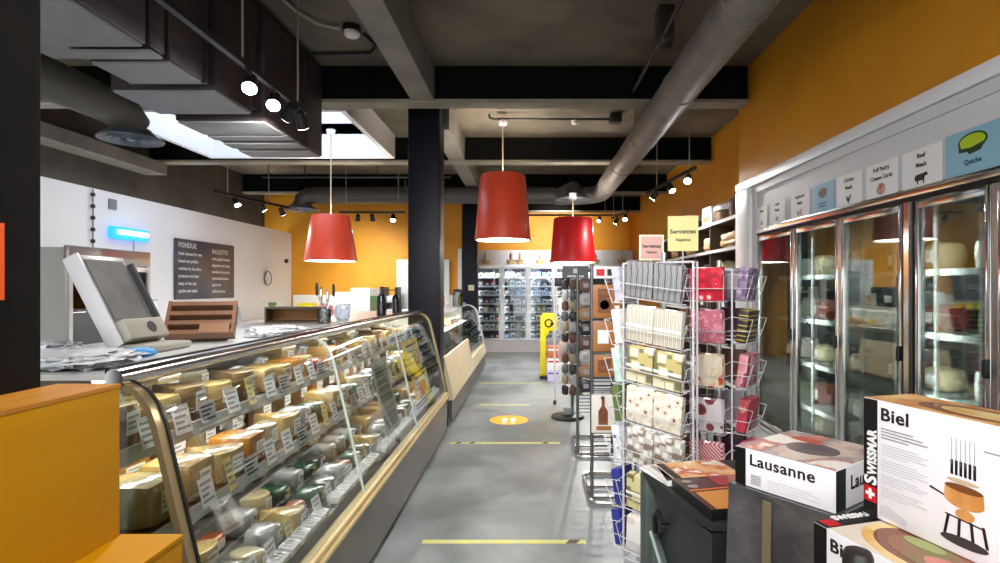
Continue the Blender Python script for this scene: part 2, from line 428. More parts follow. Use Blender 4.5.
# ================================================================ CONDUITS, DETECTOR
CON = mat('dark_conduit',(46,44,42),0.5,0.4); CONL = mat('light_conduit',(150,144,132),0.5,0.3)
sd = thing('smoke_detector','white round smoke detector on the dark ceiling beside the grey beam','smoke detector',(-1.47,4.62,ZC-0.09))
obj('detector_base', MB().cyl((0,0,0.04),(0,0,0.088),0.075,None,24), BLACK, sd)
obj('detector_body', MB().lathe([(0.001,0),(0.05,0.003),(0.066,0.02),(0.066,0.042),(0.001,0.045)],24), WHITE2, sd)
tag(obj('conduit', MB().tube([(-1.85,3.2,ZC-0.03),(-1.85,3.9,ZC-0.03),(-1.8,4.3,ZC-0.03),(-1.72,4.5,ZC-0.03),(-1.6,4.58,ZC-0.03),(-1.56,4.59,ZC-0.03)],0.014,8), CONL),'pale conduit curving along the ceiling to the white smoke detector','conduit')
tag(obj('conduit', MB().tube([(-1.4,4.72,ZC-0.02),(-1.36,4.95,ZC-0.02),(-1.45,5.1,ZC-0.02),(-2.0,5.12,ZC-0.02)],0.014,8), CON),'dark conduit looping from the smoke detector back to the duct','conduit')
cd = thing('conduit','dark conduit across the ceiling above the near red lamp','conduit',(-0.3,6.9,ZC-0.03))
obj('conduit_tube', MB().tube([(-0.5,6.9,ZC-0.02),(-0.5,6.9,ZC-0.06),(-0.45,6.9,ZC-0.08),(1.0,6.9,ZC-0.08)],0.014,8), CON, cd, world=True)
obj('junction_box', MB().box(0.98,1.12,6.82,6.98,ZC-0.13,ZC-0.03), CON, cd, world=True, bevel=0.01)
obj('sensor', MB().lathe([(0.001,0),(0.035,0.01),(0.045,0.05),(0.001,0.06)],16,M=Matrix.Translation((0.55,6.9,ZC-0.15))), WHITE2, cd, world=True)
cd = thing('conduit','thin dark pipe with drop hangers crossing the left bay before the orange wall','conduit',(-3,9.2,3.5))
obj('conduit_tube', MB().tube([(-4.4,9.2,3.42),(-1.3,9.2,3.42)],0.016,8), CON, cd, world=True)
for x in (-4.3, -3.7, -2.5, -1.55): obj('hanger_rod', MB().tube([(x,9.2,3.42),(x,9.2,ZC)],0.008,6), CON, cd, world=True)
obj('drop_pipe', MB().tube([(-2.05,9.2,3.42),(-2.05,9.2,3.28),(-2.05,10.0,3.1)],0.014,8), CON, cd, world=True)
cd = thing('conduit','dark pipe with a bracket beside the grey round duct on the ceiling','conduit',(0.9,4,3.6))
obj('conduit_tube', MB().tube([(1.0,3.0,3.5),(1.0,5.4,3.5)],0.018,8), CON, cd, world=True)
obj('bracket', MB().box(0.98,1.1,4.25,4.4,3.48,ZC-0.002), mat('bracket_dark',(40,38,36),0.5), cd, world=True, bevel=0.01)
# pipe with knobs down the white wall
pp = thing('wall_pipe','thin dark dotted pipe running down the white wall above the steel fridge','pipe',(-4.87,6.24,2.1))
obj('pipe', MB().tube([(-4.87,6.24,1.96),(-4.87,6.24,2.7)],0.008,6), mat('pipe_grey',(120,118,116),0.5), pp, world=True)
for i in range(5): obj('clip', MB().soft(0.035,0.035,0.045,n=2,M=Matrix.Translation((-4.87,6.24,2.1+i*0.13))), BLACK, pp, world=True)
tag(obj('wall_vent', MB().box(-4.9,-4.88,6.5,6.62,2.52,2.64), mat('vent_grey',(120,120,120),0.6), bevel=0.004),'small grey vent plate high on the white wall','vent')

# ================================================================ PENDANT LAMPS
SHADE = mat('orange_red_lamp_shade',(222,74,44),0.42,coat=0.25); SHADE2 = mat('red_lamp_shade',(204,14,24),0.4,coat=0.25)
LINER = mat('white_shade_liner',(244,242,236),0.5)
GLOW = emit('lamp_diffuser_glow',(255,250,238),14.0)
def lamp(x, y, z, rb, rt, h, m, label, ztop, power, up):
    t = thing('pendant_lamp', label, 'pendant lamp', (x,y,z), 0, 'red pendant lamps')
    s = obj('lamp_shade', MB().lathe([(rb,0.0),(rt,h-0.02),(rt-0.012,h),(rt-0.02,h-0.02),(rb-0.012,0.0)],48,loop=True), m, t)
    obj('shade_liner', MB().lathe([(rb-0.013,0.002),(rt-0.024,h-0.03),(rt-0.03,h-0.03),(rb-0.019,0.002)],48,loop=True), LINER, s)
    obj('diffuser', MB().lathe([(0.001,0.0),(rb-0.02,0.0),(rb-0.02,0.012),(0.001,0.012)],48,M=Matrix.Translation((0,0,0.015))), GLOW, t)
    fr = MB()
    for k in range(3):
        a = 2*PI*k/3; fr.tube([(0.02*math.cos(a),0.02*math.sin(a),h-0.04),((rt-0.026)*math.cos(a),(rt-0.026)*math.sin(a),h-0.04)],0.005,6)
    fr.cyl((0,0,h-0.14),(0,0,h-0.02),0.03)
    obj('socket_spider', fr, WHITE2, t)
    obj('cord', MB().tube([(0,0,h-0.03),(0,0,ztop-z)],0.009,8), mat('pale_lamp_cord',(190,178,150),0.5), t)
    obj('ceiling_rose', MB().lathe([(0.05,ztop-z-0.05),(0.06,ztop-z-0.02),(0.06,ztop-z),(0.001,ztop-z)],20), WHITE2, t)
    point('lamp_bulb', (x,y,z+h-0.12), up, (1.0,0.93,0.82), 0.05)
    return t
lamp(-0.335,6.9,2.185,0.345,0.28,0.80,SHADE,'tall orange-red pendant lamp hanging over the aisle beside the dark column',ZC-0.1,0,45)
lamp(0.66,8.62,1.99,0.35,0.295,0.68,SHADE2,'deep red pendant lamp hanging in front of the rear fridges',3.06,0,30)
lamp(-2.72,7.65,1.965,0.35,0.255,0.62,SHADE,'orange-red pendant lamp hanging over the counter near the menu board',ZC,0,40)

# ================================================================ TRACK LIGHTS
HEADM = mat('black_track_head',(28,27,28),0.4,0.3); HEADG = mat('grey_track_head',(150,150,155),0.35,0.6)
LENS = emit('spot_lens',(255,250,255),40.0); LENSD = emit('dim_spot_lens',(230,225,255),6.0)
def track(label, a, b, heads, rods, hm=HEADM):
    a, b = Vector(a), Vector(b)
    t = thing('track_light', label, 'track light', (a+b)/2)
    d = (b-a).normalized(); s = Vector((0,0,1)).cross(d)*0.018
    m = MB(); m.add([a-s-Vector((0,0,.018)),a+s-Vector((0,0,.018)),a+s+Vector((0,0,.018)),a-s+Vector((0,0,.018)),b-s-Vector((0,0,.018)),b+s-Vector((0,0,.018)),b+s+Vector((0,0,.018)),b-s+Vector((0,0,.018))],
          [(0,1,2,3),(4,5,6,7),(0,1,5,4),(2,3,7,6),(1,2,6,5),(0,3,7,4)])
    obj('rail', m, HEADM, t, world=True)
    for k in rods:
        p = a+(b-a)*k
        obj('hanger_rod', MB().tube([p,(p.x,p.y,ZC)],0.007,6), CONL, t, world=True)
    for k, tgt, pw, lens in heads:
        p = a+(b-a)*k; tgt = Vector(tgt); q = p-Vector((0,0,0.09)); dr = (tgt-q).normalized()
        hd = obj('lamp_head', MB().cyl(q-dr*0.06,q+dr*0.06,0.034,0.046,20), hm, t, world=True)
        obj('head_arm', MB().cyl(p,q,0.011,None,8), hm, hd, world=True)
        obj('lens', MB().cyl(q+dr*0.0605,q+dr*0.064,0.042,None,20), lens, hd, world=True)
        if pw: spot('track_spot', q+dr*0.07, tgt, pw, 100, 0.9, (1,0.97,0.95))
track('black track light beside the big rectangular duct with two glaring heads',(-1.72,2.4,2.95),(-1.72,4.3,2.95),
      [(0.55,(-1.2,1.9,1.0),35,LENS),(0.72,(-1.25,2.1,1.0),35,LENS),(0.85,(-3.6,5.6,1.2),220,LENSD),(0.95,(-1.6,5.4,1.0),30,LENSD)],(0.5,0.92))
track('unseen black track light added above the photographer to light the aisle',(-0.35,-0.6,3.1),(-0.35,1.7,3.1),
      [(0.05,(0.9,1.2,1.2),115,LENSD),(0.2,(-0.95,1.9,0.7),25,LENSD),(0.5,(-0.95,3.2,0.7),80,LENSD),(0.7,(0.8,3.3,0.6),45,LENSD),(0.85,(0.2,6.0,0.0),90,LENSD),(0.97,(-1.0,5.2,0.7),70,LENSD)],(0.2,0.8))  # fixture added out of view to brighten case front, boxes and racks
track('track light on the left between white wall and skylight with two bright heads',(-4.5,8.0,2.98),(-4.15,9.6,2.98),
      [(0.25,(-3.2,8.0,1.0),170,LENS),(0.6,(-3.2,10.2,1.0),170,LENS),(0.9,(-3.8,10.8,1.0),0,LENSD)],(0.15,0.7))
track('slim black track light in front of the left orange wall with one lit head',(-3.35,9.85,2.93),(-2.2,9.85,2.93),
      [(0.28,(-3.6,11.4,1.8),60,HEADM),(0.5,(-3.0,11.4,1.6),60,HEADM),(0.82,(-2.3,9.0,1.2),60,LENS)],(0.1,0.9))
track('track light by the right orange wall with three bright heads in a row',(1.95,6.6,3.02),(1.75,8.4,3.02),
      [(0.12,(0.9,4.6,1.0),110,LENS),(0.45,(2.2,6.8,1.9),90,LENS),(0.8,(0.2,9.0,0.5),60,LENS)],(0.1,0.75))
track('small track light with two bright heads above the far end of the shelf',(1.85,10.6,3.05),(1.7,11.6,3.05),
      [(0.15,(1.2,9.0,0.6),90,LENS),(0.7,(0.6,12.5,0.6),90,LENS)],(0.3,0.9))
track('black track light over the aisle crossing near the rear wall',(-0.6,12.3,3.2),(1.9,12.3,3.2),
      [(0.15,(-0.6,11.6,0.0),170,LENSD),(0.5,(0.5,14.7,2.7),260,LENSD),(0.85,(0.0,9.6,0.0),170,LENSD)],(0.1,0.9))

# ================================================================ YELLOW DISPLAY STEP
YEL = mat('yellow_stained_plywood',(196,138,0),0.6,col2=(188,130,0),scale=3,stretch=(1,0.15,6),coat=0.0,spec=0.15)
YELT = mat('yellow_plywood_top',(208,142,42),0.4,col2=(186,122,30),scale=4,stretch=(6,1,1))
t = thing('display_step','yellow wooden two-step display block in front of the deli case, beside the black column','display stand',(-1.0,1.1,0))
obj('tall_block', MB().box(-1.095,-0.95,0.7,1.298,0,1.37), YEL, t, world=True, bevel=0.003)
obj('top_board', MB().box(-1.098,-0.949,0.7,1.3,1.37,1.378), YELT, t, world=True)
obj('low_step', MB().box(-0.949,-0.806,0.7,1.3,0,1.02), YEL, t, world=True, bevel=0.003)
obj('step_board', MB().box(-0.949,-0.804,0.7,1.302,1.02,1.028), YEL, t, world=True)

# ================================================================ DELI CASE (near)
WOOD = mat('pale_wood_rail',(218,196,146),0.45,col2=(200,176,124),scale=6,stretch=(8,0.6,8))
KICK = mat('grey_kick_panel',(112,106,98),0.35,0.5,col2=(98,92,85),scale=3)
BRONZE = mat('bronze_edge_strip',(176,156,116),0.3,0.6)
SHELFW = mat('brown_shelf_board',(120,78,40),0.45,col2=(98,62,30),scale=9)
CASEIN = mat('case_inside_steel',(120,118,112),0.4,0.5)
FOLIO = glass('case_front_glass',(250,252,250),0.01,0.3,0.015)
CY0, CY1 = 1.6, 6.08
GP = [(-0.905,0.475),(-1.075,1.20),(-1.095,1.255),(-1.13,1.30),(-1.18,1.325)]
def gx(z): return -0.905-(z-0.475)*0.2345
dc = thing('deli_case','long curved-glass deli case full of wrapped cheese with a pale wood front rail','deli case',(-1.4,3.8,0))
def dobj(n, mb, m, **k): return obj(n, mb, m, dc, world=True, **k)
dobj('toe_base', MB().box(-1.88,-0.93,CY0+0.03,CY1-0.03,0,0.1), BLACK)
dobj('kick_panel', MB().box(-0.925,-0.9,CY0,CY1,0.06,0.415), KICK)
dobj('base_body', MB().box(-1.95,-0.926,CY0,CY1,0.1,0.415), CASEIN)
dobj('wood_rail', MB().box(-0.955,-0.875,CY0,CY1,0.416,0.44), WOOD, bevel=0.006)
dobj('wood_rail', MB().box(-0.948,-0.888,CY0,CY1,0.441,0.472), WOOD, bevel=0.008)
dobj('deck_tray', MB().box(-1.9,-0.965,CY0+0.04,CY1-0.04,0.42,0.5), CASEIN)
dobj('back_panel', MB().box(-1.95,-1.92,CY0,CY1,0.416,1.33), CASEIN)
dobj('top_panel', MB().box(-1.95,-1.2,CY0,CY1,1.335,1.352), mat('pale_case_top',(206,208,206),0.25,0.0))
dobj('top_rail', MB().tube([(-1.175,CY0-0.02,1.345),(-1.175,CY1+0.02,1.345)],0.026,16), CHROME)
dobj('top_rail_strip', MB().box(-1.215,-1.2,CY0,CY1,1.353,1.372), BLACK)
for a, bb in ((1.645,3.06),(3.075,4.5),(4.515,6.04)):
    dobj('glass_pane', MB().ribbon(GP,a,bb,0.006), FOLIO, ang=60)
for y in (3.067, 4.507): dobj('glass_joint', MB().ribbon([(x-0.001,z) for x,z in GP],y-0.006,y+0.006,0.01), mat('clear_joint_strip',(206,214,210),0.2), ang=60)
for y in (CY0, CY1-0.035):
    dobj('end_frame', MB().ribbon(GP,y,y+0.033,0.018), BRONZE, ang=60)
    dobj('end_gasket', MB().ribbon([(x+0.004,z+0.002) for x,z in GP],y+0.034,y+0.044,0.02), BLACK, ang=60)
    dobj('end_glass', MB().prism([(-1.9,0.475)]+[(x-0.02,z-0.01) for x,z in GP]+[(-1.9,1.32)],y+0.012,y+0.018), glass('end_glass',(240,244,236),0.03,0.7))
for z, x in ((1.085,-1.23),(0.84,-1.13)):
    dobj('shelf', MB().box(-1.9,x,CY0+0.05,CY1-0.05,z,z+0.018), SHELFW)
    dobj('price_rail', MB().box(x+0.001,x+0.006,CY0+0.05,CY1-0.05,z-0.026,z+0.028), mat('clear_price_rail',(200,200,196),0.2))
    for y in (1.72,3.07,4.5,5.95): dobj('shelf_bracket', MB().box(-1.91,x-0.05,y-0.006,y+0.006,z-0.03,z-0.001), STEEL)
dobj('tube_light', MB().cyl((-1.32,CY0+0.1,1.317),(-1.32,CY1-0.1,1.317),0.012,None,10), emit('case_tube',(255,250,235),1.8))
area('case_light',(-1.26,3.84,1.30),0.06,4.2,7,(0,R(12),0),(1,0.99,0.95))
area('case_light',(-1.3,3.84,1.06),0.05,4.2,7,(0,R(8),0),(1,0.97,0.9))
area('case_light',(-1.22,3.84,0.82),0.05,4.2,7,(0,R(8),0),(1,0.97,0.9))

# --- wrapped cheeses: one of each kind, then copies along the shelves
def wrap(n, c, c2=None, sc=9): return mat(n, c, 0.35, col2=c2 or c, scale=sc, coat=0.9, bump=0.35, bscale=26)
CH_Y = wrap('wrapped_yellow_cheese',(158,130,74),(182,158,106)); CH_G = wrap('wrapped_golden_cheese',(180,122,40),(150,96,32))
CH_W = wrap('wrapped_white_cheese',(178,166,132),(150,136,100)); CH_B = wrap('brown_cheese_rind',(120,96,62),(86,66,44))
CH_D = wrap('dark_wrapped_pack',(58,58,54),(92,90,82)); CH_T = wrap('green_pack',(40,84,56),(28,52,40)); CH_S = wrap('silver_film_pack',(160,162,162),(104,106,106))
CH_R = wrap('terracotta_sausage_pack',(156,72,36),(120,52,28)); FILM = mat('crumpled_clear_film',(226,230,234),0.3,coat=0.6,bump=0.6,bscale=22,spec=0.8)
STK = mat('white_sticker',(236,236,230),0.5); STKY = mat('yellow_sticker',(228,200,70),0.5)
def sticker(par, x, y, z, w, h, m=STK):
    s = MB().box(x-0.0008,x,y-w/2,y+w/2,z-h/2,z+h/2)
    o = obj('label_sticker', s, m, par)
    g = MB()
    for i in range(3): g.box(x,x+0.0006,y-w*0.38,y+w*(0.38-0.2*(i%2)),z+h*(0.26-0.24*i)-h*0.05,z+h*(0.26-0.24*i)+h*0.05)
    obj('print_lines', g, GREYINK, o)
    return o
protos = {}
def mk(key, mb, mats, words, cat='cheese', bevel=0.006, st=None, name='wrapped_cheese'):
    o = obj(name, mb, mats, None, bevel=bevel); tag(o, words, cat)
    if st: sticker(o, *st)
    protos[key] = (Proto(o), words)
def sector(r, a, n=8): return [(-r*0.55,0.0)]+[(-r*0.55+r*math.cos(-a/2+a*i/n), r*math.sin(-a/2+a*i/n)) for i in range(n+1)]
# +x of every piece faces the shop
m = MB().prism(sector(0.17,R(62)),0,0.085,'z'); mk('wedge', m, CH_Y, 'yellow cheese wedge in clear film', st=(0.0785,0,0.045,0.07,0.05))
m = MB().prism(sector(0.16,R(75)),0,0.11,'z'); mk('brownwedge', m, CH_B, 'brown-rinded cheese wedge', st=(0.074,0.0,0.06,0.07,0.06))
mk('block', MB().soft(0.15,0.16,0.10,k=8,n=4,nz=0.05,seed=3), CH_Y, 'pale yellow cheese block', bevel=0, st=(0.076,0,0.05,0.06,0.05))
mk('gold', MB().soft(0.14,0.16,0.095,k=9,n=4,nz=0.04,seed=5), CH_G, 'golden orange cheese block', bevel=0, st=(0.071,0.01,0.05,0.07,0.04))
m = MB().prism([(0.06*math.cos(2*PI*i/20),0.06*math.sin(2*PI*i/20)) for i in range(20)],0,0.05,'z'); mk('round', m, CH_W, 'small round white cheese', bevel=0.012, st=(0.061,0,0.026,0.05,0.025))
m = MB().prism([(0.08*math.cos(PI*i/14-PI/2)-0.02,0.085*math.sin(PI*i/14-PI/2)) for i in range(15)],0,0.09,'z'); mk('half', m, CH_W, 'pale half-wheel cheese', st=(0.061,0,0.05,0.06,0.05))
mk('dark', MB().soft(0.12,0.13,0.07,k=5,n=4,nz=0.12,seed=8), CH_D, 'dark vacuum-wrapped pack', bevel=0, st=(0.061,0,0.04,0.06,0.04), name='vacuum_pack', cat='food pack')
mk('green', MB().soft(0.11,0.13,0.07,k=5,n=4,nz=0.12,seed=9), CH_T, 'green foil-wrapped pack', bevel=0, st=(0.056,0,0.04,0.05,0.03,STKY), name='foil_pack', cat='food pack')
mk('film', MB().soft(0.12,0.14,0.085,k=4,n=4,nz=0.16,seed=12), CH_S, 'silvery film-wrapped pack', bevel=0, st=(0.06,0,0.045,0.06,0.045), name='film_pack', cat='food pack')
mk('sausage', MB().soft(0.08,0.17,0.06,k=2.6,n=5,nz=0.06,seed=2), CH_R, 'terracotta sausage in clear film', bevel=0, st=(0.04,0,0.03,0.06,0.03), name='wrapped_sausage', cat='sausage')
def row(kinds, x, z, y0, y1, step, where, grp, jit=0.02, sc=1.0):
    cnt = {}; n = int((y1-y0)/step)+1
    for i in range(n):
        k = kinds[i % len(kinds)] if i < len(kinds) else RN.choice(kinds)
        cnt[k] = cnt.get(k, 0)+1
        pr, words = protos[k]
        s = sc*RN.uniform(0.93,1.05); sy_ = min(s, step/0.192)
        pr.put((x+RN.uniform(-jit,jit)*0.6, y0+i*step, z), (0,0,R(RN.uniform(-5,5))), f'{words}, {ORD[cnt[k]-1]} such from near end, {where}', grp, (min(s,1.3),min(sy_,s),s))
row(['brownwedge','block','brownwedge','wedge','brownwedge','block','wedge','gold','half','sausage','block','film','round','wedge','film','half'],-1.34,1.1045,1.76,5.95,0.187,'upper deli shelf','cheeses on the upper shelf of the deli case',sc=1.22)
row(['block','film','block','half','dark'],-1.62,1.1045,1.78,5.9,0.3,'upper shelf rear row','cheeses at the back of the upper shelf',sc=1.25)
row(['block','block','wedge','gold','half','wedge','film','green','block','film','green','half','dark','film','round','film'],-1.245,0.8595,1.78,5.95,0.2,'middle deli shelf','cheeses on the middle shelf of the deli case',sc=1.34)
row(['block','gold','brownwedge','half','film'],-1.55,0.8595,1.8,5.9,0.26,'middle shelf rear row','cheeses at the back of the middle shelf',sc=1.35)
row(['film','round','dark','round','film','wedge','sausage','green','dark','film'],-1.12,0.5015,1.74,5.95,0.158,'case floor front row','packs on the floor of the deli case',sc=1.2)
row(['dark','film','wedge','sausage','film','half','green','film'],-1.32,0.5015,1.78,5.95,0.18,'case floor second row','packs in the second row of the case floor',sc=1.3)
row(['film','half','block','dark','film'],-1.6,0.5015,1.8,5.9,0.24,'case floor rear row','packs in the rear row of the case floor',sc=1.4)
# --- price cards standing on the rails, tag blocks along the rail
def card_proto(w, h, m, gm):
    o = obj('price_card', MB().box(-0.0015,0.0,-w/2,w/2,0,h), m)
    g = MB()
    for i in range(4):
        q = h*(0.8-0.2*i); g.box(0.0,0.0006,-w*0.4,w*(0.4-0.15*(i%3)),q-h*0.045,q+h*0.045)
    obj('print_lines', g, gm, o)
    tag(o, 'price card', 'price card'); return Proto(o)
PCW = card_proto(0.085,0.1,PAPER,GREYINK); PCG = card_proto(0.1,0.08,mat('grey_card',(168,168,172),0.5),INK); PCY = card_proto(0.055,0.12,mat('pale_yellow_card',(226,206,130),0.5),GREYINK)
for nm, x, z, y0, step, n, mix in (('upper shelf',-1.222,1.092,1.8,0.165,25,'WWGWYWG'),('middle shelf',-1.122,0.847,1.78,0.16,26,'YWYGWWGW'),('case floor',-1.028,0.5005,1.75,0.16,26,'WGWWYGW')):
    cnt = {}
    for i in range(n):
        k = mix[i % len(mix)]; cnt[k] = cnt.get(k,0)+1
        pr = {'W':PCW,'G':PCG,'Y':PCY}[k]; nmk = {'W':'white','G':'grey','Y':'yellow'}[k]
        pr.put((x+0.015,y0+i*step+RN.uniform(-0.015,0.015),z+0.0006),(0,R(-14),R(RN.uniform(-5,5))),f'{nmk} price card on the {nm} edge of the deli case, {ORD[cnt[k]-1]} from near','price cards along the '+nm)
tb = obj('tag_block', MB().box(-0.062,0.0,-0.047,0.047,0,0.036), mat('silver_white_tag',(206,206,208),0.35,coat=0.5), bevel=0.003); tag(tb,'tag','price tag')
g = MB()
for i in range(3): g.box(-0.054,-0.012,-0.03+0.022*i,-0.02+0.022*i,0.0361,0.0366)
obj('print_lines', g, GREYINK, tb); tbp = Proto(tb)
for i in range(38):
    if i in (9, 17, 26): continue
    tbp.put((-0.968,1.76+i*0.112,0.5015),(0,R(10),R(RN.uniform(-4,4))),f'silvery price tag lying above the wood rail, place {ORD[i]} from the near end','price tags along the wood rail')
# --- flyers inside the glass at the far end
def leaf(par, nm, y0, y1, z0, z1, m, off):
    mb = MB(); mb.add([(gx(z)-off,y,z) for z in (z0,z1) for y in (y0,y1)]+[(gx(z)-off-0.002,y,z) for z in (z0,z1) for y in (y0,y1)],
        [(0,1,3,2),(4,6,7,5),(0,4,5,1),(2,3,7,6),(0,2,6,4),(1,5,7,3)])
    return obj(nm, mb, m, par, world=True, smooth=False)
YF = mat('yellow_flyer',(236,196,20),0.45)
def flyer(label, y0, y1, z0, z1, border, inner, lines, pics=()):
    t = thing('flyer', label, 'flyer', (gx(z0),y0,z0), 0, 'flyers behind the case glass')
    leaf(t,'sheet',y0,y1,z0,z1,border,0.016)
    if inner:
        leaf(t,'inner_page',y0+0.05*(y1-y0)+0.03,y1-0.05*(y1-y0)-0.03,z0+0.06*(z1-z0)+0.01,z1-0.06*(z1-z0)-0.02,inner,0.013)
    for i in range(lines):
        zz = z1-(z1-z0)*(0.16+0.72*i/max(lines,1)); L = 0.5 if i % 3 else 0.68
        leaf(t,'text_line',y0+(y1-y0)*0.16,y0+(y1-y0)*(0.16+L),zz-0.008,zz+0.004,INK if i == 0 else GREYINK,0.0115)
    for a, bb, c, d, m in pics: leaf(t,'picture',y0+(y1-y0)*a,y0+(y1-y0)*bb,z0+(z1-z0)*c,z0+(z1-z0)*d,m,0.011)
PIC1 = pat('food_photo','blotch',[(120,60,30),(212,120,50),(236,210,150),(90,120,50)],9,0.5)
flyer('white price list sheet behind the case glass near the joint',3.74,4.12,0.6,1.1,mat('clear_grey_sheet',(170,172,160),0.4),mat('dull_page',(120,118,98),0.5),8)
flyer('yellow-bordered flyer behind the far glass of the deli case, upper one',4.68,5.3,0.86,1.14,YF,mat('pale_yellow_page',(238,226,150),0.5),4,[(0.55,0.9,0.15,0.6,PIC1)])
flyer('yellow-bordered flyer with a red picture, below the upper yellow one',4.75,5.4,0.64,0.84,YF,PAPER,3,[(0.3,0.75,0.1,0.55,pat('red_food_photo','blotch',[(150,40,30),(226,110,90),(240,214,200)],12,0.5))])
flyer('white lettered strip low behind the far glass above the tags',4.5,5.6,0.545,0.625,PAPER,None,2)
flyer('white lettered sheet at the top of the far glass',4.25,4.95,1.16,1.21,PAPER,None,2)

# ================================================================ ON TOP OF THE NEAR CASE
TZ = 1.3525
gs = mat('scale_grey',(176,176,174),0.4,0.1); gd = mat('scale_dark_face',(128,128,126),0.35,0.1,col2=(146,146,144),scale=6)
t = thing('weighing_scale','grey counter scale with a long leaning display panel on the deli case top','scale',(-1.50,2.2,TZ))
Mx = Matrix.Translation((-0.05,0.02,0.036)) @ Matrix.Rotation(R(-27),4,'Y')
obj('display_panel', MB().box(-0.045,0.0,-0.088,0.15,0.0,0.38,M=Mx), gd, t, bevel=0.003)
obj('side_plate', MB().box(-0.055,0.008,-0.1,-0.089,-0.004,0.385,M=Mx), mat('scale_light_side',(214,214,218),0.35,0.0), t, bevel=0.003)
obj('screen', MB().box(0.0005,0.004,-0.07,0.13,0.1,0.36,M=Mx), mat('dull_screen',(112,112,112),0.25,col2=(138,138,136),scale=5), t)
obj('printer_box', MB().box(0.001,0.04,-0.086,0.14,0.0,0.085,M=Mx), mat('scale_beige',(168,164,152),0.4), t, bevel=0.006)
obj('logo_disc', MB().cyl(Mx @ Vector((0.041,0.05,0.042)),Mx @ Vector((0.043,0.05,0.042)),0.024,None,20), mat('scale_rear',(70,70,72),0.4), t)
obj('base_plate', MB().soft(0.16,0.26,0.03,k=9,n=3,M=Matrix.Translation((0.0,0.04,0))), mat('scale_beige',(168,164,152),0.4), t)
obj('rear_panel', MB().box(-0.03,0.02,0.152,0.166,0.02,0.345,M=Mx), mat('scale_rear',(70,70,72),0.4), t)
BRW = mat('brown_wood_tray',(140,100,74),0.5,col2=(118,84,62),scale=6)
t = thing('slotted_tray','brown wooden slotted tray tilted up on the deli case top','tray',(-1.5,2.55,TZ),R(20))
Mx = Matrix.Rotation(R(-42),4,'X') @ Matrix.Rotation(R(0),4,'Z')
Mx = Matrix.Translation((0,0.0,0.012)) @ Matrix.Rotation(R(52),4,'X')
obj('back_board', MB().box(-0.14,0.14,0,0.18,0,0.012,M=Mx), mat('dark_tray_back',(58,40,30),0.5), t)
for x in (-0.14,0.126): obj('side_board', MB().box(x,x+0.014,0,0.18,0.012,0.055,M=Mx), BRW, t)
for y in (0,0.052,0.104,0.158): obj('slat', MB().box(-0.126,0.126,y,y+0.022,0.012,0.05,M=Mx), BRW, t)
obj('front_piece', MB().box(0.0,0.12,0.0,0.05,0.051,0.06,M=Mx), mat('tan_wood_piece',(150,112,84),0.5), t)
obj('foot', MB().box(-0.1,0.1,0.07,0.085,0,0.078), BRW, t)
# plastic film bags lying on the top
for i,(x,y,sx,sy,sz,lab) in enumerate(((-1.42,1.76,0.3,0.24,0.05,'crumpled clear plastic bag on the case top before the scale'),(-1.76,1.96,0.28,0.18,0.06,'crumpled clear plastic bag on the case top left of the scale'),(-1.36,2.86,0.16,0.14,0.04,'crumpled clear plastic film between scale and brown tray'),(-1.4,3.1,0.26,0.2,0.04,'sheet of clear film lying past the brown tray'))):
    tag(obj('plastic_bag', MB().soft(sx,sy,sz,k=3,n=8,nz=0.45,seed=20+i,freq=6,M=Matrix.Translation((x,y,TZ))), FILM), lab, 'plastic bag')
tag(obj('cloth', MB().soft(0.1,0.1,0.03,k=3,n=6,nz=0.4,seed=31,freq=5,M=Matrix.Translation((-1.42,2.02,TZ))), mat('blue_cloth',(70,160,230),0.6)),'small bright blue crumpled cloth at the foot of the scale','cloth')
# brown open box with tools and jar, bottles
t = thing('knife_box','dark brown wooden box open to the side on the case top','box',(-1.68,4.05,TZ),R(12))
DBW = mat('dark_olive_wood',(74,58,34),0.45,col2=(58,44,26),scale=7)
obj('bottom_board', MB().box(-0.2,0.2,-0.1,0.1,0,0.012), DBW, t); obj('lid_board', MB().box(-0.2,0.2,-0.1,0.1,0.1,0.112), DBW, t)
for x in (-0.2,0.188): obj('end_board', MB().box(x,x+0.012,-0.1,0.1,0.013,0.099), DBW, t)
obj('back_board', MB().box(-0.187,0.187,0.088,0.1,0.013,0.099), mat('amber_wood',(170,112,36),0.45), t)
t = thing('utensil_jar','clear jar of serving tools with dark handles on the case top','utensil jar',(-1.44,3.92,TZ))
obj('jar', MB().lathe([(0.04,0.0),(0.045,0.01),(0.045,0.1),(0.042,0.1),(0.042,0.012),(0.001,0.012)],24), glass('jar_glass',(235,240,240),0.12), t)
for a, L, m in ((20,0.24,BLACK),(130,0.21,CHROME),(240,0.25,BLACK),(310,0.19,CHROME)):
    x, y = math.cos(R(a)), math.sin(R(a))
    o = obj('serving_tool', MB().tube([(-0.02*x,-0.02*y,0.014),(0.055*x,0.055*y,L*0.8)],0.004,8), CHROME, t)
    obj('handle', MB().soft(0.018,0.022,0.09,k=4,n=3,M=Matrix.Translation((0.062*x,0.062*y,L*0.78))), m, o)
for i,(x,y,c,lab) in enumerate(((-1.62,4.42,(236,130,140),'pink bag slumped behind the utensil jar'),(-1.44,4.3,(196,208,222),'pale blue-white bag beside the utensil jar'))):
    tag(obj('bag', MB().soft(0.11,0.1,0.12,k=3,n=6,nz=0.3,seed=40+i,freq=4,M=Matrix.Translation((x,y,TZ))), mat('bag_%d'%i,c,0.4,coat=0.4)), lab, 'bag')
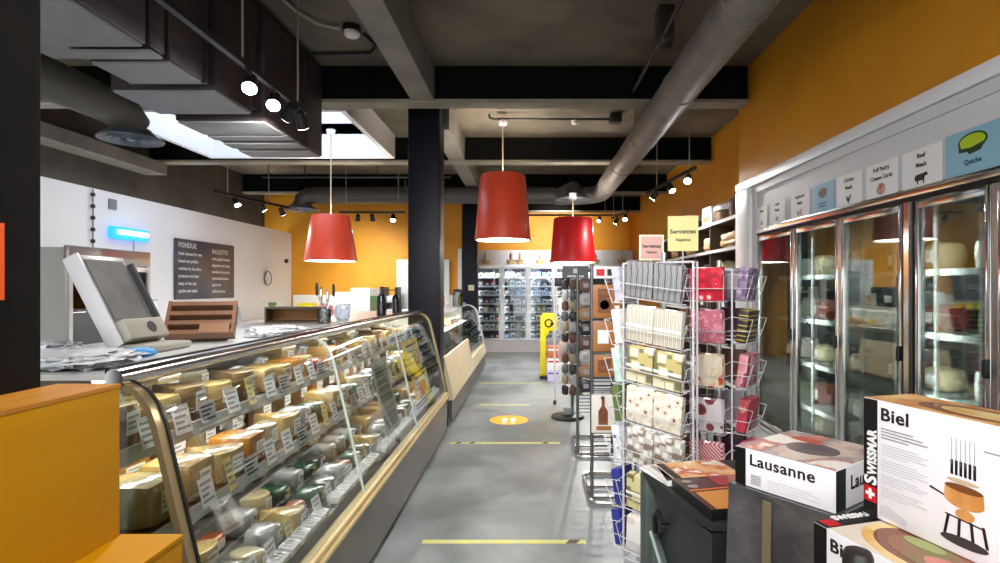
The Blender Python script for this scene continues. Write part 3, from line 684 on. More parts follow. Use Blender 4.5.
def bottle(name, label, loc, r, h, m, cat='bottle'):
    t = thing(name, label, cat, loc)
    obj('bottle_body', MB().lathe([(0.001,0),(r,0.002),(r,h*0.62),(r*0.8,h*0.7),(r*0.34,h*0.76),(r*0.3,h*0.93),(0.001,h*0.93)],20), m, t)
    obj('bottle_cap', MB().cyl((0,0,h*0.932),(0,0,h),r*0.36,None,14), BLACK, t)
    return t
BOT = mat('near_black_bottle_glass',(14,16,24),0.12,coat=0.6)
bottle('bottle','wider black bottle on the case top near the dark column',(-1.3,4.9,TZ),0.042,0.26,BOT)
bottle('bottle','slimmer black bottle on the case top, nearest the dark column',(-1.25,5.22,TZ),0.034,0.25,BOT)
t = thing('tape_dispenser','small black clip stand on the case top touching the dark column','stand',(-1.24,5.36,TZ))
obj('stand_foot', MB().soft(0.05,0.06,0.02,n=3), BLACK, t); obj('stand_loop', MB().tube([(0,-0.02,0.018),(0,-0.02,0.1),(0,0.0,0.12),(0,0.02,0.1),(0,0.02,0.018)],0.007,8), BLACK, t)

# ================================================================ SECOND DELI CASE
BEIGE = mat('beige_counter_panel',(226,210,178),0.4,col2=(218,200,166),scale=4)
d2 = thing('deli_case','second deli case with beige front panel beyond the dark column','deli case',(-1.4,8.7,0))
def eobj(n, mb, m, **k): return obj(n, mb, m, d2, world=True, **k)
Y0, Y1 = 6.47, 11.3
eobj('toe_base', MB().box(-1.85,-0.95,Y0+0.02,Y1-0.02,0,0.1), BLACK)
eobj('kick_panel', MB().box(-0.925,-0.9,Y0,Y1,0.06,0.3), KICK)
eobj('base_body', MB().box(-1.95,-0.93,Y0,Y1,0.1,0.3), CASEIN)
eobj('front_panel', MB().prism([(-0.99,0.302),(-0.885,0.302),(-0.885,0.33),(-0.985,0.8),(-1.0,0.8)],Y0,8.9), BEIGE)
eobj('front_panel', MB().prism([(-0.99,0.302),(-0.885,0.302),(-0.885,0.33),(-0.92,0.48),(-0.99,0.48)],8.902,Y1), BEIGE)
eobj('deck_tray', MB().box(-1.9,-1.0,Y0+0.02,Y1-0.02,0.42,0.5), CASEIN)
eobj('back_panel', MB().box(-1.95,-1.92,Y0,Y1,0.302,1.25), WHITE2)
eobj('top_panel', MB().box(-1.95,-1.24,Y0,Y1,1.255,1.27), WHITE2)
G2 = [(-0.99,0.81),(-1.08,1.14),(-1.12,1.2),(-1.18,1.24),(-1.24,1.255)]
G3 = [(-0.925,0.49),(-1.07,1.14),(-1.12,1.2),(-1.18,1.24),(-1.24,1.255)]
eobj('glass_pane', MB().ribbon(G2,Y0+0.01,7.5,0.006), FOLIO, ang=60); eobj('glass_pane', MB().ribbon(G2,7.51,8.89,0.006), FOLIO, ang=60)
eobj('glass_pane', MB().ribbon(G3,8.91,Y1-0.03,0.006), FOLIO, ang=60)
eobj('end_frame', MB().ribbon(G3,Y1-0.03,Y1,0.03), STEEL, ang=60); eobj('end_frame', MB().ribbon(G2,Y0-0.02,Y0+0.008,0.03), STEEL, ang=60)
eobj('shelf', MB().box(-1.9,-1.25,Y0+0.05,Y1-0.05,0.95,0.962), mat('white_shelf',(235,235,232),0.3))
eobj('tube_light', MB().cyl((-1.35,Y0+0.2,1.235),(-1.35,Y1-0.2,1.235),0.012,None,10), emit('case_tube',(255,250,235),1.8))
area('case_light',(-1.32,8.7,1.22),0.06,4.8,26,(0,R(12),0),(1,0.97,0.9))
row(['film','half','block','film','round','gold'],-1.4,0.9635,6.4,11.1,0.3,'second case shelf','packs on the upper shelf of the second case',sc=1.2)
row(['film','half','wedge','film','block'],-1.25,0.5015,6.4,11.1,0.3,'second case floor','packs on the floor of the second case',sc=1.2)
t = thing('brochure_stand','pale brochure stand beside the jar on the second case','brochure stand',(-1.55,9.6,1.271))
obj('stand_back', MB().box(-0.11,0.11,0,0.01,0,0.24), PAPER, t); obj('picture', MB().box(-0.02,0.09,-0.002,-0.0005,0.03,0.2), PIC1, t); obj('stand_foot', MB().box(-0.11,0.11,-0.06,-0.003,0,0.012), PAPER, t)
t = thing('sweet_jar','tall glass jar of yellow and white sticks with dark lid on the second case','jar',(-1.2-0.08,9.9,1.271))
obj('jar', MB().lathe([(0.085,0.0),(0.09,0.01),(0.09,0.25),(0.087,0.25),(0.087,0.012),(0.001,0.012)],24), glass('jar_glass',(235,240,240),0.12), t)
obj('jar_lid', MB().lathe([(0.001,0.251),(0.092,0.251),(0.092,0.28),(0.05,0.31),(0.001,0.312)],24), mat('dark_lid',(60,60,66),0.35), t)
for i in range(9):
    a = i*0.7; obj('candy_stick', MB().cyl((0.058*math.cos(a),0.058*math.sin(a),0.014),(0.055*math.cos(a),0.055*math.sin(a),0.22),0.011,None,8), (mat('yellow_candy',(226,196,70),0.5),PAPER)[i%2], t)
tag(obj('cloth', MB().soft(0.16,0.24,0.05,k=3,n=6,nz=0.4,seed=51,freq=4,M=Matrix.Translation((-1.36,11.05,1.271))), mat('blue_cloth2',(120,170,226),0.6)),'pale blue cloth lying at the far end of the second case','cloth')

# ================================================================ LEFT WALL: FRIDGE, COUNTER, MENUBOARD
t = thing('steel_fridge','tall stainless steel glass-door fridge against the white left wall','fridge',(-4.5,5.6,0))
def fo(n, mb, m, p=None, **k): return obj(n, mb, m, p or t, world=True, **k)
FX0, FX1, FY0, FY1, FZ = -4.87, -4.2, 5.06, 6.16, 1.97
m = MB(); m.box(FX0,FX1,FY0,FY0+0.03,0.12,FZ); m.box(FX0,FX1,FY1-0.03,FY1,0.12,FZ); m.box(FX0,FX0+0.03,FY0+0.03,FY1-0.03,0.12,FZ); m.box(FX0,FX1,FY0+0.03,FY1-0.03,0.12,0.3)
m.box(FX0,FX1,FY0+0.03,FY1-0.03,FZ-0.03,FZ)
fo('cabinet_shell', m, STEEL)
fo('header_panel', MB().box(FX1-0.02,FX1+0.03,FY0,FY1,FZ-0.14,FZ+0.02), STEEL, bevel=0.01)
fo('interior_back', MB().box(FX0+0.031,FX0+0.04,FY0+0.04,FY1-0.04,0.31,FZ-0.04), mat('fridge_inside_white',(228,230,230),0.4))
fo('feet', MB().box(FX0+0.05,FX1-0.05,FY0+0.05,FY1-0.05,0,0.119), BLACK)
shz = (0.5,0.75,1.0,1.25,1.5)
for z in shz: fo('shelf', MB().box(FX0+0.05,FX1-0.06,FY0+0.035,FY1-0.035,z,z+0.015), ALU)
for a, bb in ((FY0+0.01,5.6),(5.62,FY1-0.01)):
    dr = MB()
    for q in ((a,a+0.04,0.32,FZ-0.15),(bb-0.04,bb,0.32,FZ-0.15),(a+0.04,bb-0.04,0.32,0.37),(a+0.04,bb-0.04,FZ-0.2,FZ-0.15)): dr.box(FX1,FX1+0.03,*q)
    o = fo('door', dr, STEEL)
    fo('door_glass', MB().box(FX1+0.012,FX1+0.016,a+0.04,bb-0.04,0.37,FZ-0.2), glass('fridge_glass',(215,222,222),0.06), o)
    fo('handle', MB().tube([(FX1+0.03,bb-0.02,0.95),(FX1+0.06,bb-0.02,0.97),(FX1+0.06,bb-0.02,1.33),(FX1+0.03,bb-0.02,1.35)],0.008,8), CHROME, o)
area('fridge_light',(-4.28,5.6,1.76),0.06,0.9,9,(0,R(20),0))
for zi, z in enumerate(shz):
    for yi in range(4):
        y = FY0+0.17+yi*0.255
        kk = ((zi+yi) % 3)
        o = obj('food_tub', MB().soft(0.18,0.19,(0.12,0.09,0.15)[kk],k=8,n=3), (PAPER,mat('grey_tub',(150,155,158),0.4),mat('cream_tub',(214,206,186),0.5))[kk]); o.location = (-4.45,y,z+0.0165)
        obj('tub_lid', MB().soft(0.186,0.196,0.012,k=8,n=3,M=Matrix.Translation((0,0,(0.12,0.09,0.15)[kk]+0.001))), mat('tub_lid_grey',(120,124,128),0.4), o)
        tag(o, f'{("white","grey","cream")[kk]} tub in the steel fridge, {ORD[yi]} from left, {ORD[4-zi]} shelf down', 'food tub', 'tubs in the steel fridge')
# insect light
t = thing('insect_lamp','glowing blue wall lamp above the steel fridge on the white wall','wall lamp',(-4.86,6.8,2.25))
obj('lamp_housing', MB().box(-0.035,0.03,-0.32,0.32,-0.075,0.075), mat('blue_lamp_body',(40,130,220),0.3,em=(30,130,240),es=1.1), t, bevel=0.02)
obj('tube', MB().cyl((0.045,-0.24,0.01),(0.045,0.24,0.01),0.028,None,14), emit('uv_tube',(170,235,255),5), t)
obj('lamp_cord', MB().tube([(-0.02,0.1,-0.075),(-0.03,0.1,-0.28)],0.006,6), CONL, t)
# chalk menu board
CHALK = mat('chalkboard_slate',(58,58,66),0.35,col2=(78,76,78),scale=2.2)
CHK = mat('grey_chalk',(196,194,190),0.8)
t = thing('menu_board','dark chalk menu board with two columns of pale writing on the white wall','menu board',(-4.895,8.45,1.87))
obj('board', MB().box(0,0.03,-0.76,0.76,-0.43,0.42), CHALK, t, bevel=0.004)
WL = (PI/2,0,PI/2)
L = []
for i, s in enumerate(('FONDUE','fresh cheese for two','bread and pickles','raclette by the slice','potatoes and ham','soup of the day','quiche and salad')):
    L.append(text('lettering', s, 0.1 if i == 0 else 0.062, CHK, t, (0.0305,-0.7,0.3-0.105*i), WL, bold=0.002))
for i, s in enumerate(('RACLETTE','swiss grilled cheese','baguette and butter','smoked trout plate','charcuterie board','apple tart','coffee and tea')):
    L.append(text('lettering', s, 0.09 if i == 0 else 0.06, CHK, t, (0.0305,0.12,0.26-0.1*i), WL, bold=0.002))
joined(L)
# papers, clock
for i,(y0,y1,z0,z1,lab) in enumerate(((6.72,7.05,1.47,1.75,'white paper sheet pinned on the wall, upper one beside the fridge'),(6.75,7.35,1.3,1.45,'white paper notice with a dark top edge below the upper sheet'))):
    o = thing('notice', lab, 'paper notice', (-4.898,(y0+y1)/2,(z0+z1)/2)); h = (y1-y0)/2; k = (z1-z0)/2
    obj('sheet', MB().box(0,0.003,-h,h,-k,k), PAPER, o); obj('top_clip', MB().box(0.003,0.009,-h,h,k-0.015,k), GREYINK, o)
tag(obj('notice', MB().box(-4.898,-4.893,6.72,6.86,1.15,1.29), mat('yellow_note',(236,206,30),0.5)),'small yellow note on the wall below the white notices','paper notice')
t = thing('wall_clock','small round white wall clock near the orange wall','clock',(-4.895,10.42,1.78))
Mc = Matrix.Rotation(PI/2,4,'Y')
obj('clock_rim', MB().lathe([(0.12,0),(0.135,0.0),(0.135,0.03),(0.12,0.03)],28,M=Mc,loop=True), mat('clock_rim_grey',(110,108,104),0.4), t)
obj('clock_face', MB().cyl((0.004,0,0),(0.02,0,0),0.119,None,28), PAPER, t)
for L2, a in ((0.06,40),(0.09,150)): obj('clock_hand', MB().box(0.021,0.023,-0.006,0.006,0,L2,M=Matrix.Rotation(R(a),4,'X')), INK, t)
for k in range(12): 
    a = 2*PI*k/12; obj('hour_mark', MB().box(0.0205,0.022,-0.004,0.004,0.085,0.105,M=Matrix.Rotation(a,4,'X')), INK, t)
tag(obj('camera_dome', MB().soft(0.06,0.06,0.08,n=3,M=Matrix.Translation((-4.87,11.2,2.1))), BLACK),'tiny black camera dome on the white wall by the corner','camera')
# white work counter
t = thing('work_counter','long white work counter along the left wall behind the deli case','counter',(-4.4,8.9,0))
obj('counter_body', MB().box(-4.88,-3.98,6.35,11.4,0,1.0), WHITE2, t, world=True)
obj('worktop', MB().box(-4.89,-3.93,6.32,11.42,1.001,1.04), mat('pale_worktop',(224,224,222),0.25), t, world=True, bevel=0.005)
obj('glass_guard', MB().box(-3.925,-3.915,6.6,7.5,0.8,1.02), mat('bluegrey_sheet',(150,162,170),0.2), t, world=True)
t = thing('slicer','grey meat slicer on the white work counter','slicer',(-4.2,7.55,1.041))
sg = mat('slicer_grey',(168,172,176),0.3,0.6)
obj('slicer_body', MB().soft(0.4,0.44,0.2,k=4,n=6,nz=0.06,seed=4), sg, t)
obj('slicer_blade', MB().cyl((0.205,0.05,0.16),(0.215,0.05,0.16),0.12,None,28), CHROME, t)
obj('slicer_tray', MB().box(-0.1,0.26,-0.3,-0.23,0.12,0.14), sg, t); obj('tray_arm', MB().box(-0.02,0.02,-0.3,-0.2,0.02,0.12), BLACK, t)
obj('slicer_knob', MB().lathe([(0.001,0.0),(0.03,0.005),(0.03,0.05),(0.001,0.055)],16,M=Matrix.Translation((0.05,-0.1,0.2))), BLACK, t)
t = thing('spray_bottle','yellow spray bottle with dark label on the white work counter','spray bottle',(-4.3,9.35,1.041))
obj('bottle_body', MB().soft(0.14,0.18,0.26,k=4,n=5), mat('yellow_bottle',(236,206,40),0.4), t); obj('label_band', MB().soft(0.145,0.186,0.08,k=4,n=5,M=Matrix.Translation((0,0,0.08))), BLACK, t)
obj('spray_head', MB().soft(0.09,0.16,0.06,k=5,n=3,M=Matrix.Translation((0,0,0.262))), mat('green_spray_head',(70,110,50),0.4), t)
tag(obj('meat_pack', MB().soft(0.2,0.34,0.1,k=4,n=5,nz=0.1,seed=61,M=Matrix.Translation((-4.1,9.6,1.041))), mat('red_pack',(196,40,50),0.4,coat=0.5)),'red pack on the white work counter beside the yellow bottle','pack')
t = thing('utensil_crock','small wire jug at the end of the white work counter','jug',(-4.1,10.3,1.041))
obj('jug_body', MB().lathe([(0.001,0),(0.08,0.004),(0.08,0.18),(0.075,0.18),(0.072,0.01),(0.001,0.012)],20), glass('jar_glass'), t); obj('jug_handle', MB().tube([(0.08,0,0.15),(0.12,0,0.14),(0.12,0,0.05),(0.08,0,0.03)],0.007,8), CHROME, t)
tag(obj('plastic_bag', MB().soft(0.4,0.3,0.12,k=3,n=6,nz=0.35,seed=63,freq=4,M=Matrix.Translation((-4.3,6.9,1.041))), FILM),'crumpled white film on the work counter beside the slicer','plastic bag')
t = thing('marker_pen','red marker lying on a small ledge under the menu board','pen',(-4.86,8.25,1.34))
obj('pen_ledge', MB().box(-0.03,0.03,-0.3,0.3,-0.02,0), WHITE2, t); obj('pen', MB().cyl((0.01,-0.22,0.012),(0.01,0.2,0.012),0.011,None,10), RED, t)
# boxes on the rear-left wall
t = thing('yellow_bin','bright yellow bin by the orange wall corner','bin',(-4.45,11.2,1.041))
obj('bin_body', MB().soft(0.36,0.3,0.24,k=9,n=3), mat('bright_yellow',(240,220,10),0.4), t); obj('bin_lid', MB().soft(0.37,0.31,0.02,k=9,n=3,M=Matrix.Translation((0,0,0.241))), mat('bright_yellow',(240,220,10),0.4), t)
t = thing('white_fridge','white upright fridge with a side glass door before the orange wall','fridge',(-3.15,11.0,0))
obj('fridge_body', MB().box(-0.28,0.08,-0.3,0.3,0,1.6), WHITE2, t, bevel=0.01)
obj('glass_side_frame', MB().box(0.082,0.28,-0.3,0.3,0,1.58), mat('grey_frame',(140,138,132),0.4), t)
obj('glass_door', MB().box(0.1,0.26,-0.306,-0.302,0.75,1.45), mat('bottle_window',(90,92,64),0.15,col2=(60,100,50),scale=8), t)
tag(obj('carton', MB().box(-3.8,-3.5,10.9,11.3,1.32,1.52), PAPER, bevel=0.006),'white carton on the ledge left of the white fridge','carton')
tag(obj('ledge_shelf', MB().box(-3.9,-3.46,10.8,11.45,1.295,1.318), WHITE2),'white ledge shelf carrying the white carton','shelf')
t = thing('rack_unit','narrow black shelf unit of white packs before the door','shelf unit',(-2.73,11.1,0))
for x in (-0.13,0.11): obj('side_panel', MB().box(x,x+0.02,-0.2,0.2,0,1.62), BLACK, t)
for i in range(6): obj('shelf', MB().box(-0.109,0.109,-0.2,0.2,0.25+i*0.26,0.27+i*0.26), BLACK, t)
for i in range(5):
    o = obj('paper_pack', MB().soft(0.16,0.3,0.14,k=9,n=2), PAPER); o.location = (-2.73,11.1,0.271+i*0.26); tag(o,f'white paper pack on the {ORD[i]} shelf from the bottom of the black unit','paper pack','paper packs in the black unit')

# ================================================================ GLASS-DOOR COOLER
COOLG = glass('cooler_door_glass',(222,230,226),0.05,0.55,0.01)
dk = mat('cooler_inside_grey',(96,102,100),0.5)
t = thing('display_cooler','built-in chrome-framed glass-door freezer under a white header along the right wall','freezer',(2.4,3.4,0))
def kobj(n, mb, m, p=None, **k): return obj(n, mb, m, p or t, world=True, **k)
KX = 2.12; KY0, KY1 = 0.5, 5.24
kobj('header_panel', MB().box(KX+0.005,KX+0.1,KY0,5.5,2.16,2.615), mat('white_header_panel',(214,215,218),0.5))
kobj('header_trim', MB().box(KX-0.03,KX+0.004,KY0,5.70,2.56,2.64), mat('bright_white_trim',(236,237,240),0.45), bevel=0.004)
kobj('header_step', MB().box(KX-0.012,KX+0.004,KY0,5.5,2.49,2.555), mat('white_header_panel',(214,215,218),0.5))
kobj('end_post', MB().box(KX-0.03,KX+0.2,5.34,5.70,0,2.555), WHITE2, bevel=0.004)
kobj('end_trim', MB().box(KX-0.005,KX+0.1,5.25,5.335,0,2.49), mat('white_header_panel',(214,215,218),0.5))
kobj('bottom_panel', MB().box(KX-0.01,KX+0.1,KY0,5.245,0,0.31), WHITE2)
m = MB(); m.box(2.76,2.79,KY0,5.245,0.1,2.3); m.box(KX+0.06,2.76,5.2,5.245,0.315,2.3); m.box(KX+0.06,2.76,KY0,KY0+0.04,0.315,2.3); m.box(KX+0.11,2.76,KY0+0.04,5.2,2.16,2.3); m.box(KX+0.11,2.76,KY0+0.04,5.2,0.1,0.36)
kobj('inner_box', m, dk)
kobj('top_frame_bar', MB().box(KX-0.015,KX+0.05,KY0,5.24,2.105,2.15), CHROME, bevel=0.005)
kobj('top_dark_gap', MB().box(KX+0.0,KX+0.052,KY0,5.24,2.085,2.103), BLACK)
kobj('bottom_frame_bar', MB().box(KX-0.012,KX+0.05,KY0,5.24,0.312,0.35), CHROME, bevel=0.005)
doors = [(5.225,4.53),(4.49,3.86),(3.82,3.19),(3.09,2.58),(2.54,1.92),(1.88,1.26),(1.22,0.6)]
for i,(ya,yb) in enumerate(doors):
    mb = MB(); w = 0.032
    mb.box(KX,KX+0.04,yb,yb+w,0.355,2.08); mb.box(KX,KX+0.04,ya-w,ya,0.355,2.08); mb.box(KX,KX+0.04,yb+w,ya-w,0.355,0.395); mb.box(KX,KX+0.04,yb+w,ya-w,2.035,2.08)
    dr = kobj('door', mb, CHROME, bevel=0.003)
    kobj('door_glass', MB().box(KX+0.014,KX+0.02,yb+w,ya-w,0.395,2.035), COOLG, dr)
    kobj('door_latch', MB().soft(0.02,0.024,0.09,k=5,n=3,M=Matrix.Translation((KX-0.011,yb+0.016,1.18))), BLACK, dr)
    kobj('inner_gasket', MB().box(KX+0.021,KX+0.03,yb+w-0.01,yb+w,0.395,2.035), BLACK, dr)
for y in (4.51,3.84,2.56,1.9,1.24): kobj('mullion', MB().box(KX+0.005,KX+0.05,y-0.017,y+0.017,0.355,2.08), STEEL)
kobj('mullion', MB().box(KX-0.005,KX+0.05,3.095,3.185,0.355,2.08), BLACK)
kobj('mullion_cap', MB().box(KX-0.012,KX-0.006,3.12,3.16,0.355,2.08), CHROME)
for z in (0.62,0.98,1.34,1.70):
    mb = MB()
    mb.box(2.3,2.74,KY0+0.06,5.18,z-0.012,z); kobj('shelf', mb, mat('pale_wire_shelf',(176,184,182),0.4,0.3))
    kobj('shelf_edge', MB().box(2.29,2.299,KY0+0.06,5.18,z-0.03,z+0.006), mat('shelf_edge_white',(205,212,210),0.4))
for y in (4.9,4.51,4.15,3.84,3.5,3.14,2.82,2.2,1.6): kobj('shelf_post', MB().box(2.27,2.285,y-0.012,y+0.012,0.37,2.15), ALU)
for y in (4.52,3.14,1.9): area('freezer_light',(2.2,y,1.25),1.5,0.03,9.0,(0,R(-90),0) ,(0.95,1,0.97))
FRP = [('white carton',mat('frozen_white',(210,212,206),0.5)),('cream bag',mat('frozen_cream',(186,172,140),0.5)),('dark carton',mat('frozen_dark',(58,50,54),0.4)),('green bag',mat('frozen_green',(92,120,70),0.4)),('red carton',mat('frozen_red',(112,48,44),0.4)),('grey tub',mat('frozen_grey',(140,146,146),0.4))]
fpro = []
for nm, mt in FRP:
    o = obj(nm.split()[1] if nm.split()[1] != 'bag' else 'food_bag', MB().soft(0.2,0.2,0.17,k=8 if 'bag' not in nm else 3.5,n=3,nz=0.0 if 'bag' not in nm else 0.1,seed=5), mt); tag(o,nm,'frozen food'); 
    obj('front_label', MB().box(-0.1015,-0.1005,-0.05,0.05,0.05,0.12), PAPER if 'white' not in nm else RED, o); fpro.append((Proto(o),nm))
for di,(ya,yb) in enumerate(doors[:4]):
    for zi,z in enumerate((0.361,0.621,0.981,1.341,1.701)):
        for k in range(2):
            y = ya-(0.19+k*0.29)*((ya-yb)/0.68)
            pr, nm = fpro[(di*2+zi*3+k*(1+di)) % 6]
            pr.put((2.46+0.04*((di+k)%2),y,z),(0,0,R(RN.uniform(-6,6))),f'{nm} in the freezer, {("far","near")[k]} half of {ORD[di]} door from far end, {ORD[4-zi]} shelf down','frozen foods behind the freezer doors',(1,0.95,0.85+0.2*((zi+k)%3)/2))
# paper signs standing along the header
DBL = mat('light_blue_sign',(140,186,206),0.5); DNAVY = mat('sign_navy',(40,60,100),0.5)
GRN = mat('quiche_green',(176,200,30),0.45); GRND = mat('quiche_outline',(30,62,20),0.5); BRN = mat('pastry_brown',(140,74,44),0.5,col2=(220,180,160),scale=24)
def sign(y0, y1, label, lines, pic, bg=PAPER, ink=INK, h=0.205, sz=0.034, top=0.155):
    W = y0-y1
    s = thing('sign_card', label, 'sign', (KX-0.003,(y0+y1)/2,2.152), -PI/2, 'paper signs on the freezer header')
    obj('card', MB().box(-W/2,W/2,-0.003,0,0,h), bg, s)
    L = []
    for i, q in enumerate(lines): L.append(text('lettering', q, sz, ink, s, (0,-0.0034,top-i*0.05), UP, 'CENTER', 0.0012))
    if L: joined(L)
    for k, (nm, poly, m) in enumerate(pic): obj(nm, MB().prism([(x,z) for x,z in poly],-0.0042-0.0008*k,-0.0036-0.0008*k), m, s, smooth=False)
    return s
cow = [(-.045,.03),(-.03,.03),(-.03,.012),(-.022,.012),(-.02,.03),(.014,.03),(.016,.012),(.024,.012),(.026,.034),(.03,.05),(.048,.05),(.052,.062),(.04,.072),(.03,.068),(-.04,.064),(-.05,.05)]
hen = [(-.02,.03),(-.006,.02),(-.004,.008),(.004,.008),(.004,.02),(.016,.03),(.022,.05),(.03,.056),(.024,.066),(.014,.066),(.008,.05),(-.012,.05),(-.024,.064),(-.03,.05)]
pot = [(-.022,.02),(.022,.02),(.026,.06),(-.026,.06)]
sign(5.22,5.0,'small white paper sign at the far end of the freezer header',['Soups'],[('picture',pot,GREYINK)],h=0.19,sz=0.03,top=0.14)
sign(4.93,4.65,'white paper sign with a small grey dish, second from the far end of the header',['Lamb','Meals'],[('picture',ell(0,.04,.03,.02),GREYINK)],h=0.2)
sign(4.54,4.24,'white paper sign with red and grey vegetables on the freezer header',['Vegetarian','Meals'],[('picture',ell(-.02,.035,.022,.022),GREYINK),('red_picture',[(0.01,.02),(.03,.02),(.036,.07),(.02,.06)],RED)])
sign(4.19,3.9,'light blue sign with a dark fruit tart picture on the freezer header',[],[('picture',ell(0,.135,.06,.036),mat('tart_dark',(110,40,46),0.5,col2=(60,80,40),scale=26)),('text_bar',[(-.06,.055),(.06,.055),(.06,.065),(-.06,.065)],DNAVY),('text_bar',[(-.045,.035),(.045,.035),(.045,.045),(-.045,.045)],DNAVY)],DBL)
sign(3.86,3.57,'white paper sign with a black hen on the freezer header',['Chicken','Meals'],[('picture',hen,INK)])
sign(3.52,3.225,'white paper sign with a round pastry picture on the freezer header',['Puff Pastry','Cheese Curds'],[('picture',ell(0,.045,.042,.036),BRN)])
sign(3.18,2.875,'white paper sign with a black cow on the freezer header',['Beef','Meals'],[('picture',cow,INK)])
sign(2.85,2.5,'light blue sign with a green cut cheese wheel at the near end of the header',['Quiche'],[('picture_outline',[(-.085,.11)]+ell(0,.15,.09,.045,20,R(200),R(-30))+[(.06,.115),(.05,.1),(-.02,.09),(-.03,.105)],GRND),('picture',[(-.07,.128)]+ell(0,.152,.078,.034,20,R(205),R(-40))+[(-.01,.122)],GRN)],DBL,DNAVY,h=0.215,top=0.045)

# ================================================================ CUBBY SHELF ALONG THE FAR RIGHT WALL
t = thing('cubby_shelf','tall white cubby shelf of baskets and bags along the far right orange wall','shelf',(2.5,7.4,0))
CUB = mat('white_shelf_paint',(222,222,220),0.45)
SX0, SX1, SY0, SY1 = 2.25, 2.55, 5.74, 9.6
CUBD = mat('brown_cubby_wood',(84,66,48),0.5,col2=(70,54,38),scale=5)
obj('back_panel', MB().box(SX1,SX1+0.02,SY0,SY1,0.05,2.38), mat('brown_cubby_back',(92,74,54),0.5), t, world=True)
for z in (0.08,0.5,0.9,1.3,1.68,2.03,2.37): obj('shelf_board', MB().box(SX0,SX1,SY0,SY1,z,z+0.03), CUBD, t, world=True); obj('front_edge', MB().box(SX0-0.012,SX0-0.0005,SY0,SY1,z-0.004,z+0.032), CUB, t, world=True)
ups = (SY0,7.0,7.62,8.5,SY1-0.03)
for y in ups:
    zs = (0.0,0.11,0.53,0.93,1.33,1.71,2.06)
    ze = (0.079,0.499,0.899,1.299,1.679,2.029,2.369)
    for a, bb in zip(zs, ze): obj('upright', MB().box(SX0+0.003,SX1-0.003,y,y+0.03,a,bb), CUBD, t, world=True)
WICK = mat('brown_wicker',(150,112,72),0.6,col2=(92,62,36),scale=60,bump=0.5,bscale=80); WICKD = mat('dark_red_wicker',(84,32,28),0.6,col2=(56,20,18),scale=60,bump=0.5,bscale=80)
def basket(label, loc, rz, sx, sy, sz, m, lining=None, hoop=True):
    b_ = thing('basket', label, 'basket', loc, rz)
    obj('basket_body', MB().lathe([(0.001,0),(0.38,0.0),(0.5,1.0),(0.46,1.0),(0.35,0.06),(0.001,0.06)],28,M=Matrix.Diagonal((sx,sy,sz,1))), m, b_)
    obj('basket_rim', MB().tube([(sx*0.49*math.cos(2*PI*i/28),sy*0.49*math.sin(2*PI*i/28),sz) for i in range(28)],0.014,8,closed=True), m, b_)
    if lining: obj('lining', MB().lathe([(0.43,0.9),(0.53,1.03),(0.53,0.7),(0.515,0.7),(0.515,1.0),(0.42,0.88)],28,M=Matrix.Diagonal((sx,sy,sz,1)),loop=True), lining, b_)
    if hoop: obj('handle', MB().tube([(0,sy*0.49*math.cos(PI*i/12),sz+0.18*math.sin(PI*i/12)) for i in range(13)],0.012,8), m, b_)
    return b_
basket('brown wicker basket with white lining on top of the cubby shelf',(2.4,6.85,2.4005),0,0.26,0.4,0.2,WICK,PAPER,False)
basket('dark red hooped basket on top of the cubby shelf nearest the freezer',(2.4,6.4,2.4005),0,0.26,0.36,0.2,WICKD)
tt = thing('white_carton','white printed carton on top of the cubby shelf beside the brown basket','carton',(2.36,7.25,2.4005),R(6))
obj('carton_body', MB().box(-0.08,0.08,-0.14,0.14,0,0.24), PAPER, tt, bevel=0.004); obj('print_band', MB().box(-0.0815,-0.0805,-0.1,0.1,0.05,0.12), mat('tan_print',(160,116,84),0.5), tt)
for i,y in enumerate((7.6,7.95,8.75,9.15)):
    tag(obj('dark_hat', MB().soft(0.22,0.3,0.11+0.03*(i%2),k=3,n=5,nz=0.2,seed=70+i,M=Matrix.Translation((2.4,y,2.4005))), mat('black_felt',(26,24,24),0.7)),f'dark felt bundle on top of the cubby shelf, {ORD[i]} from the near end','bundle','dark bundles on the cubby shelf')
tt = thing('white_carton','white carton on top of the cubby shelf behind the yellow hanging sign','carton',(2.39,8.35,2.4005),R(0))
obj('carton_body', MB().box(-0.1,0.1,-0.16,0.16,0,0.26), PAPER, tt, bevel=0.004); obj('print_band', MB().box(-0.1015,-0.1005,-0.1,0.1,0.07,0.18), mat('grey_print',(150,140,130),0.5), tt)
BRD = mat('peach_paper_bag',(226,186,142),0.6,col2=(206,160,116),scale=7)
for i,(y,z,sx,sy,sz) in enumerate(((6.5,2.0605,0.26,0.62,0.2),(7.27,2.0605,0.24,0.34,0.2),(8.05,2.0605,0.26,0.5,0.2),(8.9,2.0605,0.26,0.46,0.18))):
    tag(obj('paper_bag', MB().soft(sx,sy,sz,k=3,n=6,nz=0.18,seed=80+i,M=Matrix.Translation((2.4,y,z))), BRD),f'peach bag slumped on the second cubby shelf down, {ORD[i]} from the near end','bag','peach bags in the cubby shelf')
tag(obj('cheese_ball', MB().soft(0.26,0.3,0.22,k=2.4,n=6,nz=0.08,seed=90,M=Matrix.Translation((2.4,6.75,1.7105))), mat('yellow_wrap',(226,190,70),0.5,col2=(214,206,180),scale=5)),'round yellow and white bundle on the third cubby shelf down','bundle')
